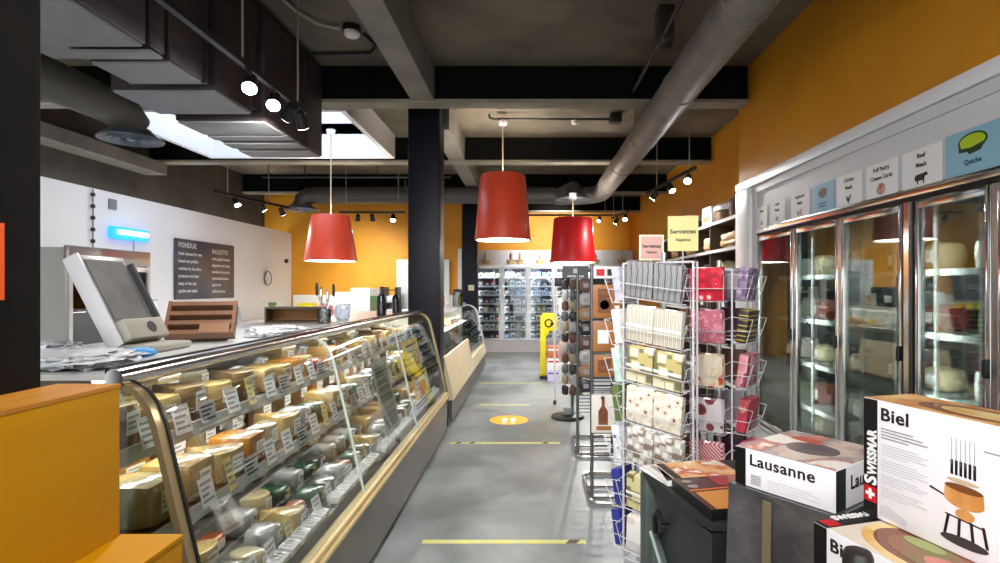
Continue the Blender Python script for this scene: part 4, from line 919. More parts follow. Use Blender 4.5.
for i,(y,z) in enumerate(((7.25,1.7105),(7.95,1.7105),(6.1,1.3305),(6.6,1.3305),(7.4,1.3305),(6.2,0.9305),(6.75,0.9305),(7.4,0.9305))):
    kx = i % 3
    o = obj('gift_box', MB().soft(0.26,0.26,(0.2,0.16,0.24)[kx],k=9,n=3), (mat('navy_box',(36,34,60),0.4),mat('plum_box',(74,40,52),0.4),mat('dark_box',(40,36,34),0.4))[kx]); o.location = (2.4,y,z)
    obj('box_label', MB().box(-0.132,-0.1305,-0.06,0.06,0.05,0.11), PAPER, o)
    tag(o, f'{("navy","plum","dark")[kx]} gift box in the cubby shelf, {ORD[i//3]} {("navy","plum","dark")[kx]} one from the top', 'gift box', 'gift boxes in the cubby shelf')

# ================================================================ HANGING / STANDING PAPER SIGNS ON THE RACKS
# ================================================================ NAPKIN RACKS
def wire_pocket(w, h, d0, d1):
    """a wire pocket: U-shaped front frame leaning outward, a cross wire and a floor; plane y=0 is the rack's face, -y the shopper."""
    m = MB(); r = 0.0027
    m.tube([(-w/2,0,h),(-w/2,-d1,h*0.92),(-w*0.42,-d0,0),(w*0.42,-d0,0),(w/2,-d1,h*0.92),(w/2,0,h)],r,6)
    m.tube([(-w/2,0,h*0.5),(-w*0.455,-(d0+d1)/2,h*0.48),(w*0.455,-(d0+d1)/2,h*0.48),(w/2,0,h*0.5)],r,6)
    for k in range(4): 
        x = -w*0.42+w*0.84*k/3; m.tube([(x,0,0),(x,-d0,0)],r,6)
    m.tube([(-w*0.42,0,0),(w*0.42,0,0)],r,6)
    return m
def pack_mesh(w, h, th): return MB().box(-w/2,w/2,-th,0,0,h)
def pack(name, label, cat, grp, par_mx, x, z, w, h, th, m, lean, roll=0.0, band=None, y=-0.006, side=None):
    o = obj(name, pack_mesh(w,h,th), m, None, bevel=0.006)
    o.matrix_basis = par_mx @ Matrix.Translation((x,y,z)) @ Matrix.Rotation(R(roll),4,'Y') @ Matrix.Rotation(R(lean),4,'X')
    tag(o, label, cat, grp)
    for bx0, bx1, bz0, bz1, bm_ in (band or ()):
        obj('printed_band', MB().box(bx0*w,bx1*w,-th-0.0012,-th+0.001,bz0*h,bz1*h), bm_, o)
    return o
# --- rack one: two-faced tower, cream and grey packs
P1 = dict(
 g1=pat('grey_text_napkin','stripe',[(150,150,152),(112,112,116),(190,190,192),(92,92,96)],9,stops=[0,0.3,0.62,0.8],dist=3.0),
 g2=pat('beige_stripe_napkin','stripe',[(206,200,184),(150,146,128),(224,220,206)],14,stops=[0,0.35,0.7]),
 g3=pat('cream_column_napkin','brick',[(236,230,206),(196,182,120),(120,120,92)],16,stops=[0,0.36,0.5]),
 g4=pat('cream_seed_napkin','cells',[(120,80,64),(228,214,192),(244,238,222)],26,stops=[0,0.2,0.5]),
 g5=pat('newsprint_napkin','brick',[(238,236,230),(200,196,188),(140,116,104)],26,stops=[0,0.34,0.54]),
 g6=pat('bottle_print_napkin','brick',[(232,222,160),(214,206,150),(120,104,70)],20,stops=[0,0.32,0.52]),
 g7=pat('white_floral_napkin','blotch',[(240,236,230),(226,210,206),(206,140,100)],11,stops=[0,0.55,0.7]))
BLU = mat('royal_blue_napkin',(44,52,140),0.5); MINT = mat('mint_napkin',(196,222,214),0.5); DGR = mat('dark_green_napkin',(44,74,54),0.5); OLV = mat('olive_green_napkin',(96,116,64),0.5); LIL = mat('lilac_grey_napkin',(190,188,204),0.5)
BLW = pat('blue_white_napkin','cells',[(70,84,150),(236,238,244),(222,226,238)],22,stops=[0,0.25,0.6])
RZ1 = R(-39.6); RC = Vector((0.70,3.09,0))
rk = thing('napkin_rack','white wire tower rack filled with cream, grey and blue napkin packs','display rack',RC,RZ1)
rt = rk.matrix_basis.copy()
fr = MB()
for x in (-0.21,0.21):
    for y in ((0.0,0.17) if x < 0 else (0.0,0.05)): fr.tube([(x,y,0.02),(x,y,1.74)],0.0065,8)
for z in (0.05,0.62,1.2,1.74):
    fr.tube([(-0.21,0,z),(0.21,0,z),(0.21,0.05,z),(-0.21,0.17,z)],0.005,6,closed=True)
obj('frame', fr, WIREW, rk)
obj('pole', MB().cyl((0.0,0.085,0.0),(0.0,0.085,1.8),0.014,None,14), ALU, rk)
fb = MB(); 
for a in range(4): fb.tube([(0,0.085,0.02),(0.26*math.cos(PI/4+a*PI/2),0.085+0.26*math.sin(PI/4+a*PI/2),0.012)],0.01,8)
obj('foot', fb, ALU, rk)
rowz = (1.535,1.29,1.065,0.84,0.615,0.355,0.12)
keys = ('g1','g2','g3','g4','g5','g6','g7'); nms = ('grey lettered','beige striped','cream columned','cream seed-patterned','newsprint','yellow bottle-print','white floral')
side = [('lilac-grey',LIL),('white',PAPER),('mint',MINT),('olive green',OLV),('blue and white',BLW),('royal blue',BLU),('deep blue',BLU)]
for i, z in enumerate(rowz):
    Mp = Matrix.Translation((0,-0.0075,z-0.004)) @ Matrix.Rotation(R(7),4,'Y')
    o = obj('wire_pocket', wire_pocket(0.42,0.16,0.065,0.11), WIREW, rk); o.matrix_basis = Mp
    for s in (-1,1):
        pack('napkin_pack', f'{nms[i]} napkin pack, {("far","near")[s>0]} one in the {ORD[i]} row down','napkin pack',f'napkin packs in row {ORD[i]} of the cream rack',
             rt @ Mp, s*0.084, 0.013, 0.162,0.2,0.05,P1[keys[i]],9,0,[(-0.5,0.5,0.42,0.5,PAPER)] if i in (1,2,5) else None, y=-0.001)
    Ms = Matrix.Translation((-0.2175,0.085,z-0.02)) @ Matrix.Rotation(-PI/2,4,'Z')
    o = obj('wire_pocket', wire_pocket(0.21,0.16,0.065,0.11), WIREW, rk); o.matrix_basis = Ms
    nm, mt = side[i]
    pack('napkin_pack', f'{nm} napkin pack on the aisle end of the cream rack, {ORD[i]} row down','napkin pack','napkin packs on the aisle end of the cream rack',rt @ Ms,0,0.013,0.162,0.2,0.05,mt,9,0,y=-0.001)
# --- rack two: four-sided spinner, red and pink packs
RC2 = Vector((1.235,3.66,0)); RZ2 = R(-40)
rk2 = thing('napkin_rack','white wire spinner rack filled with red, pink and purple napkin packs','display rack',RC2,RZ2)
fr = MB(); q = 0.135
for x in (-q,q):
    for y in (-q,q): fr.tube([(x,y,0.1),(x,y,1.72)],0.006,8)
for z in (0.12,0.7,1.28,1.72): fr.tube([(-q,-q,z),(q,-q,z),(q,q,z),(-q,q,z)],0.005,6,closed=True)
obj('frame', fr, WIREW, rk2)
obj('pole', MB().cyl((0,0,0.03),(0,0,1.78),0.016,None,14), ALU, rk2)
obj('round_base', MB().lathe([(0.001,0),(0.25,0.0),(0.25,0.02),(0.05,0.035),(0.001,0.035)],28), WIREG, rk2)
D2 = [('red floral',pat('red_floral_napkin','cells',[(252,214,216),(222,30,62),(186,12,44)],17,stops=[0,0.24,0.55])),
      ('pink damask',pat('pink_damask_napkin','blotch',[(226,150,166),(206,110,130),(236,180,190)],16,stops=[0,0.45,0.62],dist=1.5)),
      ('cream napkin with orange leaves',pat('leaf_napkin','blotch',[(246,232,208),(240,214,180),(214,84,44)],9,stops=[0,0.5,0.56],dist=0.8)),
      ('white with dark red medallions',pat('medallion_napkin','cells',[(120,44,52),(150,70,76),(242,234,236)],11,stops=[0,0.25,0.42])),
      ('red diagonal striped',pat('red_stripe_napkin','stripe',[(222,60,70),(244,220,222)],17,stops=[0,0.5],rot=45)),
      ('dark red',mat('dark_red_napkin',(120,30,40),0.5))]
D2R = [('purple lace',pat('purple_lace_napkin','brick',[(198,180,204),(150,130,160),(120,90,130)],24,stops=[0,0.32,0.5])),
      ('lime and plum striped',pat('plum_stripe_napkin','stripe',[(60,30,50),(182,176,50),(52,24,44)],5,stops=[0,0.4,0.75],rot=90)),
      ('pink lettered',pat('pink_letter_napkin','brick',[(214,140,150),(226,170,176),(150,70,90)],15,stops=[0,0.38,0.5])),
      ('rose red',pat('rose_red_napkin','blotch',[(200,60,84),(170,60,70),(206,150,120)],9,stops=[0,0.5,0.62])),
      ('pink',mat('pink_napkin',(222,110,130),0.5)),('wine',mat('wine_napkin',(96,30,44),0.5))]
D2B = [('dark plum',mat('plum_napkin',(70,40,60),0.5)),('brown',mat('brown_napkin',(110,70,54),0.5)),('grey',mat('grey_napkin',(160,158,164),0.5))]
for i, z in enumerate((1.52,1.255,0.98,0.70,0.43,0.17)):
    for f in range(4):
        Mf = rk2.matrix_basis @ Matrix.Rotation(f*PI/2,4,'Z') @ Matrix.Translation((0,-q-0.006,0))
        o = obj('wire_pocket', wire_pocket(0.262,0.17,0.07,0.12), WIREW, rk2)
        o.matrix_basis = Matrix.Rotation(f*PI/2,4,'Z') @ Matrix.Translation((0,-q-0.006,z-0.005))
        w_, h_ = (0.208,0.205)
        nm, mt = D2[i] if f == 0 else D2R[i] if f == 1 else D2B[(i+f)%3]
        sd_ = ('aisle side','right side','rear side','left side')[f]
        pack('napkin_pack', f'{nm} pack on the {("front","freezer side","rear","far side")[f]} of the red spinner, {ORD[i]} row down','napkin pack','napkin packs on the red spinner',Mf,0,z+0.009,w_,h_,0.058,mt,8,0,y=-0.002)
# paper header signs on the racks
PY = mat('pale_yellow_sign',(236,222,150),0.5); PP = mat('dusty_pink_sign',(200,156,148),0.5)
def rack_sign(label, c, rz, w, h, m, mm, pole_to):
    s = thing('paper_sign', label, 'sign', c, rz, 'header signs over the napkin racks')
    obj('sheet', MB().box(-w/2,w/2,-0.004,0.0,0,h), m, s)
    if mm: obj('inner_sheet', MB().box(-w*0.44,w*0.44,-0.0062,-0.0045,h*0.06,h*0.94), mm, s)
    joined([text('lettering','Serviettes',h*0.17,INK,s,(0,-0.0066,h*0.5),UP,'CENTER',0.001), text('lettering','Napkins',h*0.12,INK,s,(0,-0.0066,h*0.28),UP,'CENTER',0.0006)])
    obj('sign_stem', MB().cyl((0,0.008,pole_to-c[2]),(0,0.008,h*0.9),0.005,None,8), WIREW, s)
rack_sign('pale yellow paper sign standing above the red napkin spinner',(1.005,3.68,1.843),R(-8),0.195,0.23,PY,None,1.74)
rack_sign('dusty pink paper sign with cream border above the cream napkin rack',(0.715,3.3,1.763),R(2),0.145,0.15,mat('cream_border',(236,226,196),0.5),PP,1.743)

# ================================================================ CHROME STANDS BEHIND THE RACKS
KR = mat('kraft_brown_box',(170,112,56),0.5,col2=(150,94,44),scale=5); KRD = mat('dark_wood_photo',(96,56,30),0.45,col2=(140,84,44),scale=9,stretch=(2,2,9))
def stand(label, x0, y0, y1, rz, ztop, w=0.34):
    s = thing('display_stand', label, 'display stand', (x0,y0,0), rz)
    L = y1-y0
    obj('base_loop', MB().tube([(w,0,0.02),(0.06,0,0.02),(0.02,0.015,0.02),(0,0.06,0.02),(0,L-0.06,0.02),(0.02,L-0.015,0.02),(0.06,L,0.02),(w,L,0.02)],0.016,10), CHROME, s)
    for y in (0.14*L, 0.5*L): obj('base_bar', MB().cyl((0.01,y,0.02),(w,y,0.02),0.011,None,10), CHROME, s)
    obj('upright', MB().cyl((0.012,0.1*L,0.04),(0.012,0.1*L,ztop),0.014,None,12), WIREG, s); obj('upright', MB().cyl((w,0.1*L,0.03),(w,0.1*L,ztop),0.014,None,12), WIREG, s)
    g = MB()
    for i in range(int((ztop-0.45)/0.032)): g.tube([(0.012,0.1*L,0.42+i*0.032),(w,0.1*L,0.42+i*0.032)],0.004,6)
    obj('wire_grid', g, mat('dark_wire_grid',(70,68,66),0.4,0.6), s)
    return s, 0.1*L
s1, off = stand('chrome stand with dark wire grid behind the cream napkin rack, holding brown boards',0.45,4.12,4.76,0,1.78)
def hung(label, x, z, w, h, th, m, pic, name='boxed_board', y=4.12+off-0.02, cat='boxed board'):
    o = obj(name, MB().box(-w/2,w/2,-th,0,0,h), m, None, bevel=0.004); o.location = (x,y,z); tag(o, label, cat, 'goods on the chrome stand')
    for nm, poly, pm in pic: obj(nm, MB().prism(poly,-th-0.0012,-th-0.0002), pm, o, smooth=False)
    obj('hang_hook', MB().tube([(0,-th*0.5,h),(0,-th*0.5,h+0.014),(0,0.015,h+0.016)],0.003,6), CHROME, o)
    return o
X = 0.57
hung('red and white label pack at the top of the chrome stand',X,1.67,0.2,0.09,0.03,PAPER,[('picture',[(-.08,.02),(-.02,.02),(-.02,.07),(-.08,.07)],RED),('dark_band',[(0.0,.02),(.09,.02),(.09,.07),(0,.07)],BLACK)],'label_pack',cat='pack')
hung('brown boxed serving board with a round board picture on the chrome stand, upper one',X,1.375,0.21,0.25,0.03,KR,[('frame_picture',[(-.07,.04),(.03,.04),(.03,.22),(-.07,.22)],KRD),('round_picture',ell(-.02,.1,.035,.035),KR)]+[('slot_picture',[(.055,.03+.045*k),(.09,.03+.045*k),(.09,.05+.045*k),(.055,.05+.045*k)],PAPER) for k in range(4)])
hung('brown boxed board with a white photo panel, under the round-board one',X,1.13,0.21,0.225,0.03,KR,[('white_picture',[(-.07,.06),(.01,.06),(.01,.16),(-.07,.16)],PAPER)]+[('slot_picture',[(.055,.03+.04*k),(.09,.03+.04*k),(.09,.05+.04*k),(.055,.05+.04*k)],PAPER) for k in range(4)])
hung('small brown boxed board with dark grain on the chrome stand',X-0.02,0.945,0.16,0.16,0.03,KR,[('dark_picture',[(-.05,.03),(.04,.03),(.05,.13),(-.05,.12)],KRD)])
hung('white card pack with a brown bottle picture low on the chrome stand',X-0.03,0.53,0.17,0.28,0.03,mat('cream_white_card',(228,222,212),0.5),[('bottle_picture',[(-.035,.06),(.035,.06),(.035,.16),(.012,.2),(.012,.25),(-.012,.25),(-.012,.2),(-.035,.16)],KRD),('cap_picture',[(-.016,.25),(.016,.25),(.016,.27),(-.016,.27)],BLACK),('label_picture',[(-.05,.02),(.06,.02),(.06,.05),(-.05,.05)],KR)],'card_pack',cat='card pack')
s2, off2 = stand('second chrome stand farther along the aisle, hung with dark goods',0.44,5.25,5.95,0,1.74)
for i in range(8):
    z = 0.62+i*0.135
    o = obj('hanging_pack', MB().soft(0.13+0.02*(i%2),0.06,0.125,k=3.5,n=3,nz=0.2,seed=100+i), (mat('dark_pack',(40,38,40),0.4),mat('tan_pack',(150,116,84),0.5),mat('grey_pack',(170,168,166),0.4),mat('brown_pack',(92,62,48),0.5))[i%4]); o.location = (0.53,5.27,z)
    obj('pack_card', MB().box(-0.03,0.02,-0.032,-0.03,0.04,0.08), GREYINK, o); obj('hook', MB().tube([(0,0,0.112),(0,0.0,0.125),(0,0.035,0.127)],0.003,6), CHROME, o)
    tag(o, f'small hanging pack on the second chrome stand, {ORD[7-i]} from the top', 'hanging pack', 'hanging packs on the second chrome stand')
# round-based spinner farther on
sp = thing('spinner_stand','dark spinner stand on a round black base beside the aisle','display stand',(0.46,6.9,0))
obj('round_base', MB().lathe([(0.001,0),(0.2,0.0),(0.205,0.012),(0.19,0.035),(0.06,0.05),(0.001,0.05)],36), BLACK, sp)
obj('pole', MB().cyl((0.06,0,0.05),(0.06,0,1.86),0.02,None,14), WIREG, sp)
obj('bracket', MB().box(-0.05,0.05,-0.06,0.02,0.05,0.14), mat('grey_bracket',(150,154,156),0.4), sp, bevel=0.01)
obj('header_board', MB().box(-0.06,0.26,-0.02,0.0,1.72,1.87), mat('grey_header',(110,112,118),0.5), sp)
obj('header_mark', MB().box(0.07,0.12,-0.022,-0.0205,1.78,1.84), PAPER, sp); obj('header_strip', MB().box(0.0,0.2,-0.022,-0.0205,1.735,1.755), PAPER, sp)
obj('side_bar', MB().tube([(0.06,0.06,0.06),(0.06,0.06,1.7)],0.008,8), WIREG, sp)
kk = 0
for zi in range(11):
    for f in range(3):
        z = 0.3+zi*0.128; a = (-2.4,-1.57,-0.7)[f]
        o = obj('hanging_pack', MB().soft(0.09,0.05,0.118,k=3.5,n=3,nz=0.2,seed=kk), (mat('dark_pack',(40,38,40),0.4),mat('brown_pack',(92,62,48),0.5),mat('khaki_pack',(150,138,110),0.5),mat('grey_pack',(170,168,166),0.4),mat('steel_pack',(90,92,98),0.3))[(zi*2+f)%5])
        o.location = (0.46+0.06+0.125*math.cos(a),6.9+0.125*math.sin(a),z); o.rotation_euler = (0,0,a+PI/2)
        obj('pack_tab', MB().box(-0.01,0.01,0.0,0.004,0.112,0.128), GREYINK, o)
        tag(o, f'little dark pack on the round-based spinner, {("left","middle","right")[f]} column, {ORD[10-zi]} from top', 'hanging pack', 'packs on the round-based spinner'); kk += 1
# white stand with transparent sleeves, then the yellow one
ws = thing('sleeve_stand','slim white post stand with clear hanging sleeves before the yellow stand','display stand',(0.34,7.7,0))
obj('post', MB().cyl((0,0,0.02),(0,0,1.62),0.014,None,12), WIREW, ws); obj('wheel', MB().cyl((-0.02,0,0.03),(0.02,0,0.03),0.03,None,16), BLACK, ws)
obj('side_post', MB().cyl((0.26,0,0.02),(0.26,0,1.62),0.014,None,12), WIREW, ws); obj('top_box', MB().box(0.0,0.2,-0.06,0.06,1.62,1.74), BLACK, ws, bevel=0.006)
obj('arm', MB().cyl((0,0,1.55),(0.26,0,1.55),0.01,None,10), WIREW, ws); obj('arm', MB().cyl((0,0,0.3),(0.26,0,0.3),0.01,None,10), WIREW, ws)
for i in range(4):
    o = obj('clear_sleeve', MB().soft(0.17,0.06,0.26,k=5,n=4,nz=0.05,seed=i), (mat('white_sleeve',(222,222,226),0.3),mat('pinkish_sleeve',(206,170,170),0.3),mat('greyish_sleeve',(170,172,178),0.3))[i%3]); o.location = (0.47,7.64,0.33+i*0.295)
    obj('sleeve_hook', MB().tube([(0,0,0.255),(0,0.01,0.28),(0,0.045,0.29)],0.004,6), CHROME, o)
    tag(o, f'pale hanging sleeve on the slim white stand, {ORD[3-i]} from the top', 'hanging pack', 'sleeves on the slim white stand')
YS = mat('bright_yellow_stand',(244,222,14),0.4)
ys = thing('yellow_stand','bright yellow floor stand with a black ring mark near the rear fridges','display stand',(0.33,9.9,0))
obj('side_panel', MB().prism([(-0.15,0.05),(-0.05,0.05),(-0.05,0.72),(0.02,0.84),(0.15,0.86),(0.15,1.12),(0.1,1.16),(-0.1,1.16),(-0.15,1.1)],-0.03,0.03), YS, ys, bevel=0.01)
obj('ring_mark', MB().lathe([(0.05,0),(0.075,0),(0.075,0.006),(0.05,0.006)],28,M=Matrix.Translation((0.0,-0.031,0.98)) @ Matrix.Rotation(PI/2,4,'X'),loop=True), BLACK, ys)
obj('mark_bar', MB().box(0.03,0.12,-0.037,-0.031,0.95,0.985), BLACK, ys)
obj('foot', MB().box(-0.16,0.12,-0.08,0.08,0,0.049), BLACK, ys)
for i,(z,m2,nm) in enumerate(((0.05,mat('lilac_box',(206,200,232),0.5),'white and lilac'),(0.26,PAPER,'white'),(0.47,mat('amber_print',(200,110,60),0.5),'amber'))):
    o = obj('product_box', MB().box(-0.1,0.1,-0.12,0.12,0,0.2), m2, None, bevel=0.004); o.location = (0.40,9.66,z) ; o.location.z = (0.0005,0.201,0.4015)[i]
    obj('box_stripe', MB().box(-0.09,0.09,-0.1215,-0.1205,0.13,0.16), (mat('purple_stripe',(110,80,180),0.5),RED,PAPER)[i], o)
    tag(o, f'{nm} product box stacked before the yellow stand, {("lowest","middle","topmost")[i]} of its pile', 'product box', 'product boxes by the yellow stand')

# ================================================================ DARK BIN WITH MAGAZINES
BIN = mat('dark_grey_green_bin',(44,48,47),0.45,col2=(34,37,37),scale=4); BING = mat('grey_green_flap',(82,92,86),0.45,col2=(68,78,74),scale=5)
t = thing('dark_bin','dark grey-green bin with a slanted flap and open recess beside the magazines','bin',(0.47,2.40,0),R(10.4))
BX, BL, BZ = 0.45, 0.62, 0.845
obj('far_post', MB().box(0,BX,-0.07,0,0,BZ-0.032), BING, t, bevel=0.008)
obj('bin_body', MB().box(0.05,BX,-BL,-0.072,0,BZ-0.032), mat('bin_black',(18,18,19),0.5), t)
obj('bin_lid', MB().soft(BX+0.02,BL+0.02,0.03,k=12,n=6,M=Matrix.Translation((BX/2,-BL/2,BZ-0.031))), BIN, t)
obj('front_panel', MB().prism([(-0.19,0.12),(-BL,0.12),(-BL,BZ-0.034),(-0.17,BZ-0.034)],0.0,0.047,'x'), BIN, t)
obj('front_flap', MB().prism([(-0.2,0.1),(-0.5,0.1),(-0.46,0.42),(-0.2,0.64)],-0.03,-0.002,'x'), BING, t, bevel=0.004)
obj('flap_edge', MB().tube([(-0.034,-0.2,0.645),(-0.034,-0.46,0.425),(-0.034,-0.5,0.1)],0.007,8), mat('flap_edge_grey',(140,152,146),0.4), t)
lt = MB(); lt.tube([(-0.004,-0.24,0.66),(-0.03,-0.24,0.66),(-0.034,-0.24,0.72),(-0.034,-0.27,0.75),(-0.03,-0.3,0.72),(-0.004,-0.3,0.72)],0.011,8)
obj('latch', lt, BLACK, t)
obj('base_skirt', MB().box(0.0,0.047,-BL,-0.071,0,0.09), BLACK, t)
def mag(label, loc, rz, w, h, th, cover, pics, tilt=0.0):
    o = thing('magazine', label, 'magazine', loc, rz, 'magazines on the dark bin'); o.rotation_euler = (0,R(tilt),rz)
    obj('page_block', MB().box(0,w,0,h,0,th), PAPER if th < 0.03 else BLACK, o, bevel=0.0015)
    obj('cover', MB().box(-0.001,w+0.001,-0.001,h+0.001,th+0.0002,th+0.0015), cover, o)
    for nm, poly, m2 in pics: obj(nm, MB().prism(poly,th+0.0018,th+0.0026,'z'), m2, o, smooth=False)
    return o
FOODP = pat('food_cover_photo','blotchsoft',[(236,228,214),(226,170,110),(190,84,34),(240,236,226),(120,60,34)],9,stops=[0,0.46,0.53,0.6,0.75],coat=0.5)
DKB = mat('dark_brown_cover',(52,28,26),0.35,coat=0.5); AMB = mat('amber_cover',(206,140,52),0.35,coat=0.5); RUST = mat('rust_cover',(150,24,28),0.35,coat=0.5)
G = math.pi
MZ = BZ+0.001
mag('large dark brown and amber book with thick black edge on the bin',(0.588,1.815,MZ),R(10.4),0.34,0.3,0.034,DKB,
    [('amber_panel',[(0.02,0.0),(0.34,0.0),(0.34,0.17),(0.02,0.15)],AMB),('rust_panel',[(0.14,0.2),(0.34,0.2),(0.34,0.3),(0.14,0.3)],RUST),('orange_line',[(0.01,0.165),(0.33,0.185),(0.33,0.193),(0.01,0.175)],mat('orange_line',(230,120,40),0.4)),('dot_mark',[(0.04+x,0.21+y) for x,y in ell(0,0,.02,.016,14)],mat('grey_mark',(150,140,140),0.4)),('dot_mark',[(0.04+x,0.26+y) for x,y in ell(0,0,.02,.016,14)],mat('grey_mark',(150,140,140),0.4))])
mag('open-fanned food magazine lowest of the magazine pile',(0.525,2.125,MZ),R(19),0.3,0.215,0.006,PAPER,[('dark_strip',[(0.0,0.03),(0.1,0.03),(0.1,0.06),(0.0,0.06)],INK)])
mag('food magazine with dark title bars, middle of the magazine pile',(0.52,2.125,MZ+0.008),R(15),0.3,0.215,0.005,mat('pale_cover',(226,222,216),0.35,coat=0.5),[('dark_strip',[(0.01,0.02),(0.09,0.02),(0.09,0.2),(0.06,0.2)],INK),('dark_strip',[(0.03,0.05),(0.05,0.05),(0.05,0.2),(0.03,0.2)],mat('grey_mark',(150,140,140),0.4))])
mag('food magazine with orange dish photo on top of the pile',(0.56,2.13,MZ+0.0155),R(10),0.28,0.21,0.005,FOODP,[('title_strip',[(0.0,0.02),(0.03,0.02),(0.03,0.2),(0.0,0.2)],INK)])

# ================================================================ PLINTH, TABLE AND BOXES
PLAS = mat('grey_plastic_sheeting',(58,58,62),0.25,col2=(88,86,86),scale=5,coat=0.8,bump=0.9,bscale=13)
AL = math.atan2(-0.81,0.58)
t = thing('wrapped_plinth','plinth draped in dark grey plastic sheeting under the smaller white box','plinth',(0.586,1.6,0),AL)
mb = MB(); n = 14
def drape(z0, z1, f0, f1):
    rings = []
    for j in range(n+1):
        z = z0+(z1-z0)*j/n; fl = f0+(f1-f0)*j/n; ring = []
        cor = [(-0.012-fl,-0.012-fl),(0.292+fl,-0.012-fl),(0.292+fl,0.26+fl),(-0.012-fl,0.26+fl)]
        for k in range(4):
            a, b2 = Vector(cor[k]), Vector(cor[(k+1)%4])
            for i in range(9):
                p = a+(b2-a)*i/9; nz = noise.noise(Vector((p.x*14,p.y*14,z*2.2)))*0.02*(1-j/n)
                nrm = Vector((b2.y-a.y,-(b2.x-a.x))).normalized()
                ring.append((p.x+nrm.x*nz,p.y+nrm.y*nz,z))
        rings.append(ring)
    return rings
rg = drape(0.02,1.044,0.022,0.0); N = len(rg[0]); vs = [p for r_ in rg for p in r_]
fs = [(j*N+i,j*N+(i+1)%N,(j+1)*N+(i+1)%N,(j+1)*N+i) for j in range(n) for i in range(N)]+[tuple(range(n*N,(n+1)*N)), tuple(range(N-1,-1,-1))]
obj('plastic_drape', MB().add(vs,fs), PLAS, t, ang=60)
obj('plinth_foot', MB().box(0.0,0.28,0.0,0.25,0,0.019), BLACK, t)
obj('tape_strip', MB().add([(0.1,-0.0205,1.03),(0.125,-0.0205,1.03),(0.125,-0.0405,0.1),(0.1,-0.0405,0.1),(0.1,-0.024,1.03),(0.125,-0.024,1.03),(0.125,-0.044,0.1),(0.1,-0.044,0.1)],[(0,1,2,3),(4,7,6,5),(0,4,5,1),(1,5,6,2),(2,6,7,3),(3,7,4,0)]), mat('olive_tape',(112,100,76),0.35), t)
BXK = mat('box_black_band',(12,12,13),0.35); EDGE = mat('grey_box_edge',(170,160,156),0.5)
FOND = pat('fondue_photo','blotchsoft',[(246,234,206),(226,180,110),(190,120,60),(224,170,120),(246,220,170)],7,stops=[0,0.38,0.5,0.56,0.7],coat=0.4)
FOND2 = pat('lunch_photo','blotchsoft',[(242,234,226),(214,190,176),(150,138,144),(214,120,90),(244,238,230)],8,stops=[0,0.42,0.5,0.54,0.6],coat=0.4)
DISH = mat('dish_photo',(150,80,52),0.4,col2=(96,120,50),scale=12,coat=0.4); DISH2 = mat('cheese_photo',(214,166,84),0.4,col2=(240,214,150),scale=16,coat=0.4); DISH3 = mat('dark_dish_rim',(126,70,44),0.4,coat=0.4)
def flat(par, nm, poly, m, y0=-0.0008, y1=-0.0001, world=False): return obj(nm, MB().prism(poly,y1,y0), m, par, smooth=False)
def topd(par, nm, poly, z, m, th=0.0007): return obj(nm, MB().prism(poly,z,z+th,'z'), m, par, smooth=False)
def paras(par, x0, z0, rows, lh, w, m=GREYINK, nm='small_print'):
    mb = MB(); z = z0
    for r_ in rows:
        if r_ > 0: mb.box(x0,x0+w*r_,-0.0012,-0.0001,z-lh*0.3,z)
        z -= lh
    return obj(nm, mb, m, par, smooth=False)
# smaller box on the plinth
t = thing('fondue_box','low white lettered box lying on the plastic-draped plinth','box',(0.586,1.6,1.0455),AL)
obj('carton', MB().box(0,0.28,0,0.3,0,0.105), CARD, t, bevel=0.002)
flat(t,'black_band',[(0.001,0.001),(0.034,0.001),(0.034,0.104),(0.001,0.104)],BXK)
text('title_lettering','Lausanne',0.043,INK,t,(0.045,-0.0009,0.062),UP,'LEFT',0.0008,sx=1.1)
paras(t,0.05,0.036,[1]*7,0.004,0.03,mat('grey_block',(120,120,122),0.5)); paras(t,0.1,0.034,[0.9,1,0.8,1,0.6],0.006,0.14,mat('pale_small_print',(198,198,202),0.6))
topd(t,'lid_photo',[(0.004,0.004),(0.276,0.004),(0.276,0.296),(0.004,0.296)],0.1052,FOND2)
topd(t,'lid_border',[(0.0,0.0),(0.28,0.0),(0.28,0.004),(0.0,0.004)],0.1052,EDGE)
topd(t,'dark_picture',[(0.15+x,0.14+y) for x,y in ell(0,0,.07,.06)],0.106,mat('table_photo',(120,104,104),0.4,col2=(80,72,80),scale=14,coat=0.4)); topd(t,'red_picture',[(0.05,0.2),(0.14,0.19),(0.13,0.24),(0.06,0.25)],0.1061,mat('rust_print',(196,90,60),0.4,coat=0.4))
sd_ = MB(); sd_.box(0.2801,0.2808,0.002,0.05,0.002,0.103); obj('black_side_band', sd_, BXK, t)
text('side_lettering','Lausanne',0.05,INK,t,(0.2806,0.075,0.045),(PI/2,0,PI/2),'LEFT',0.001)
# table and the two big boxes
BA = math.atan2(-0.963,0.27)
t = thing('dark_table','dark table under the two large white boxes','table',(0.585,1.154,0),BA)
obj('table_top', MB().box(-0.05,0.62,-0.2,0.5,0.85,0.884), mat('dark_table_top',(40,38,38),0.5), t, bevel=0.004)
for x in (-0.02,0.57):
    for y in (-0.17,0.44): obj('leg', MB().box(x,x+0.04,y,y+0.04,0,0.849), BLACK, t)
t2 = thing('fondue_box','large white lettered box lying flat under the other large box','box',(0.585,1.154,0.8848),BA)
obj('carton', MB().box(0,0.34,0,0.28,0,0.234), CARD, t2, bevel=0.002)
flat(t2,'black_band',[(0.001,0.001),(0.034,0.001),(0.034,0.233),(0.001,0.233)],BXK)
text('title_lettering','Biel',0.036,INK,t2,(0.042,-0.0009,0.194),UP,'LEFT',0.0007,sx=1.15)
paras(t2,0.046,0.17,[0.9,1,0.7,1,0.8,0,1,0.7,0.9,1,0.6,0,0.9,1,0.8],0.0066,0.09)
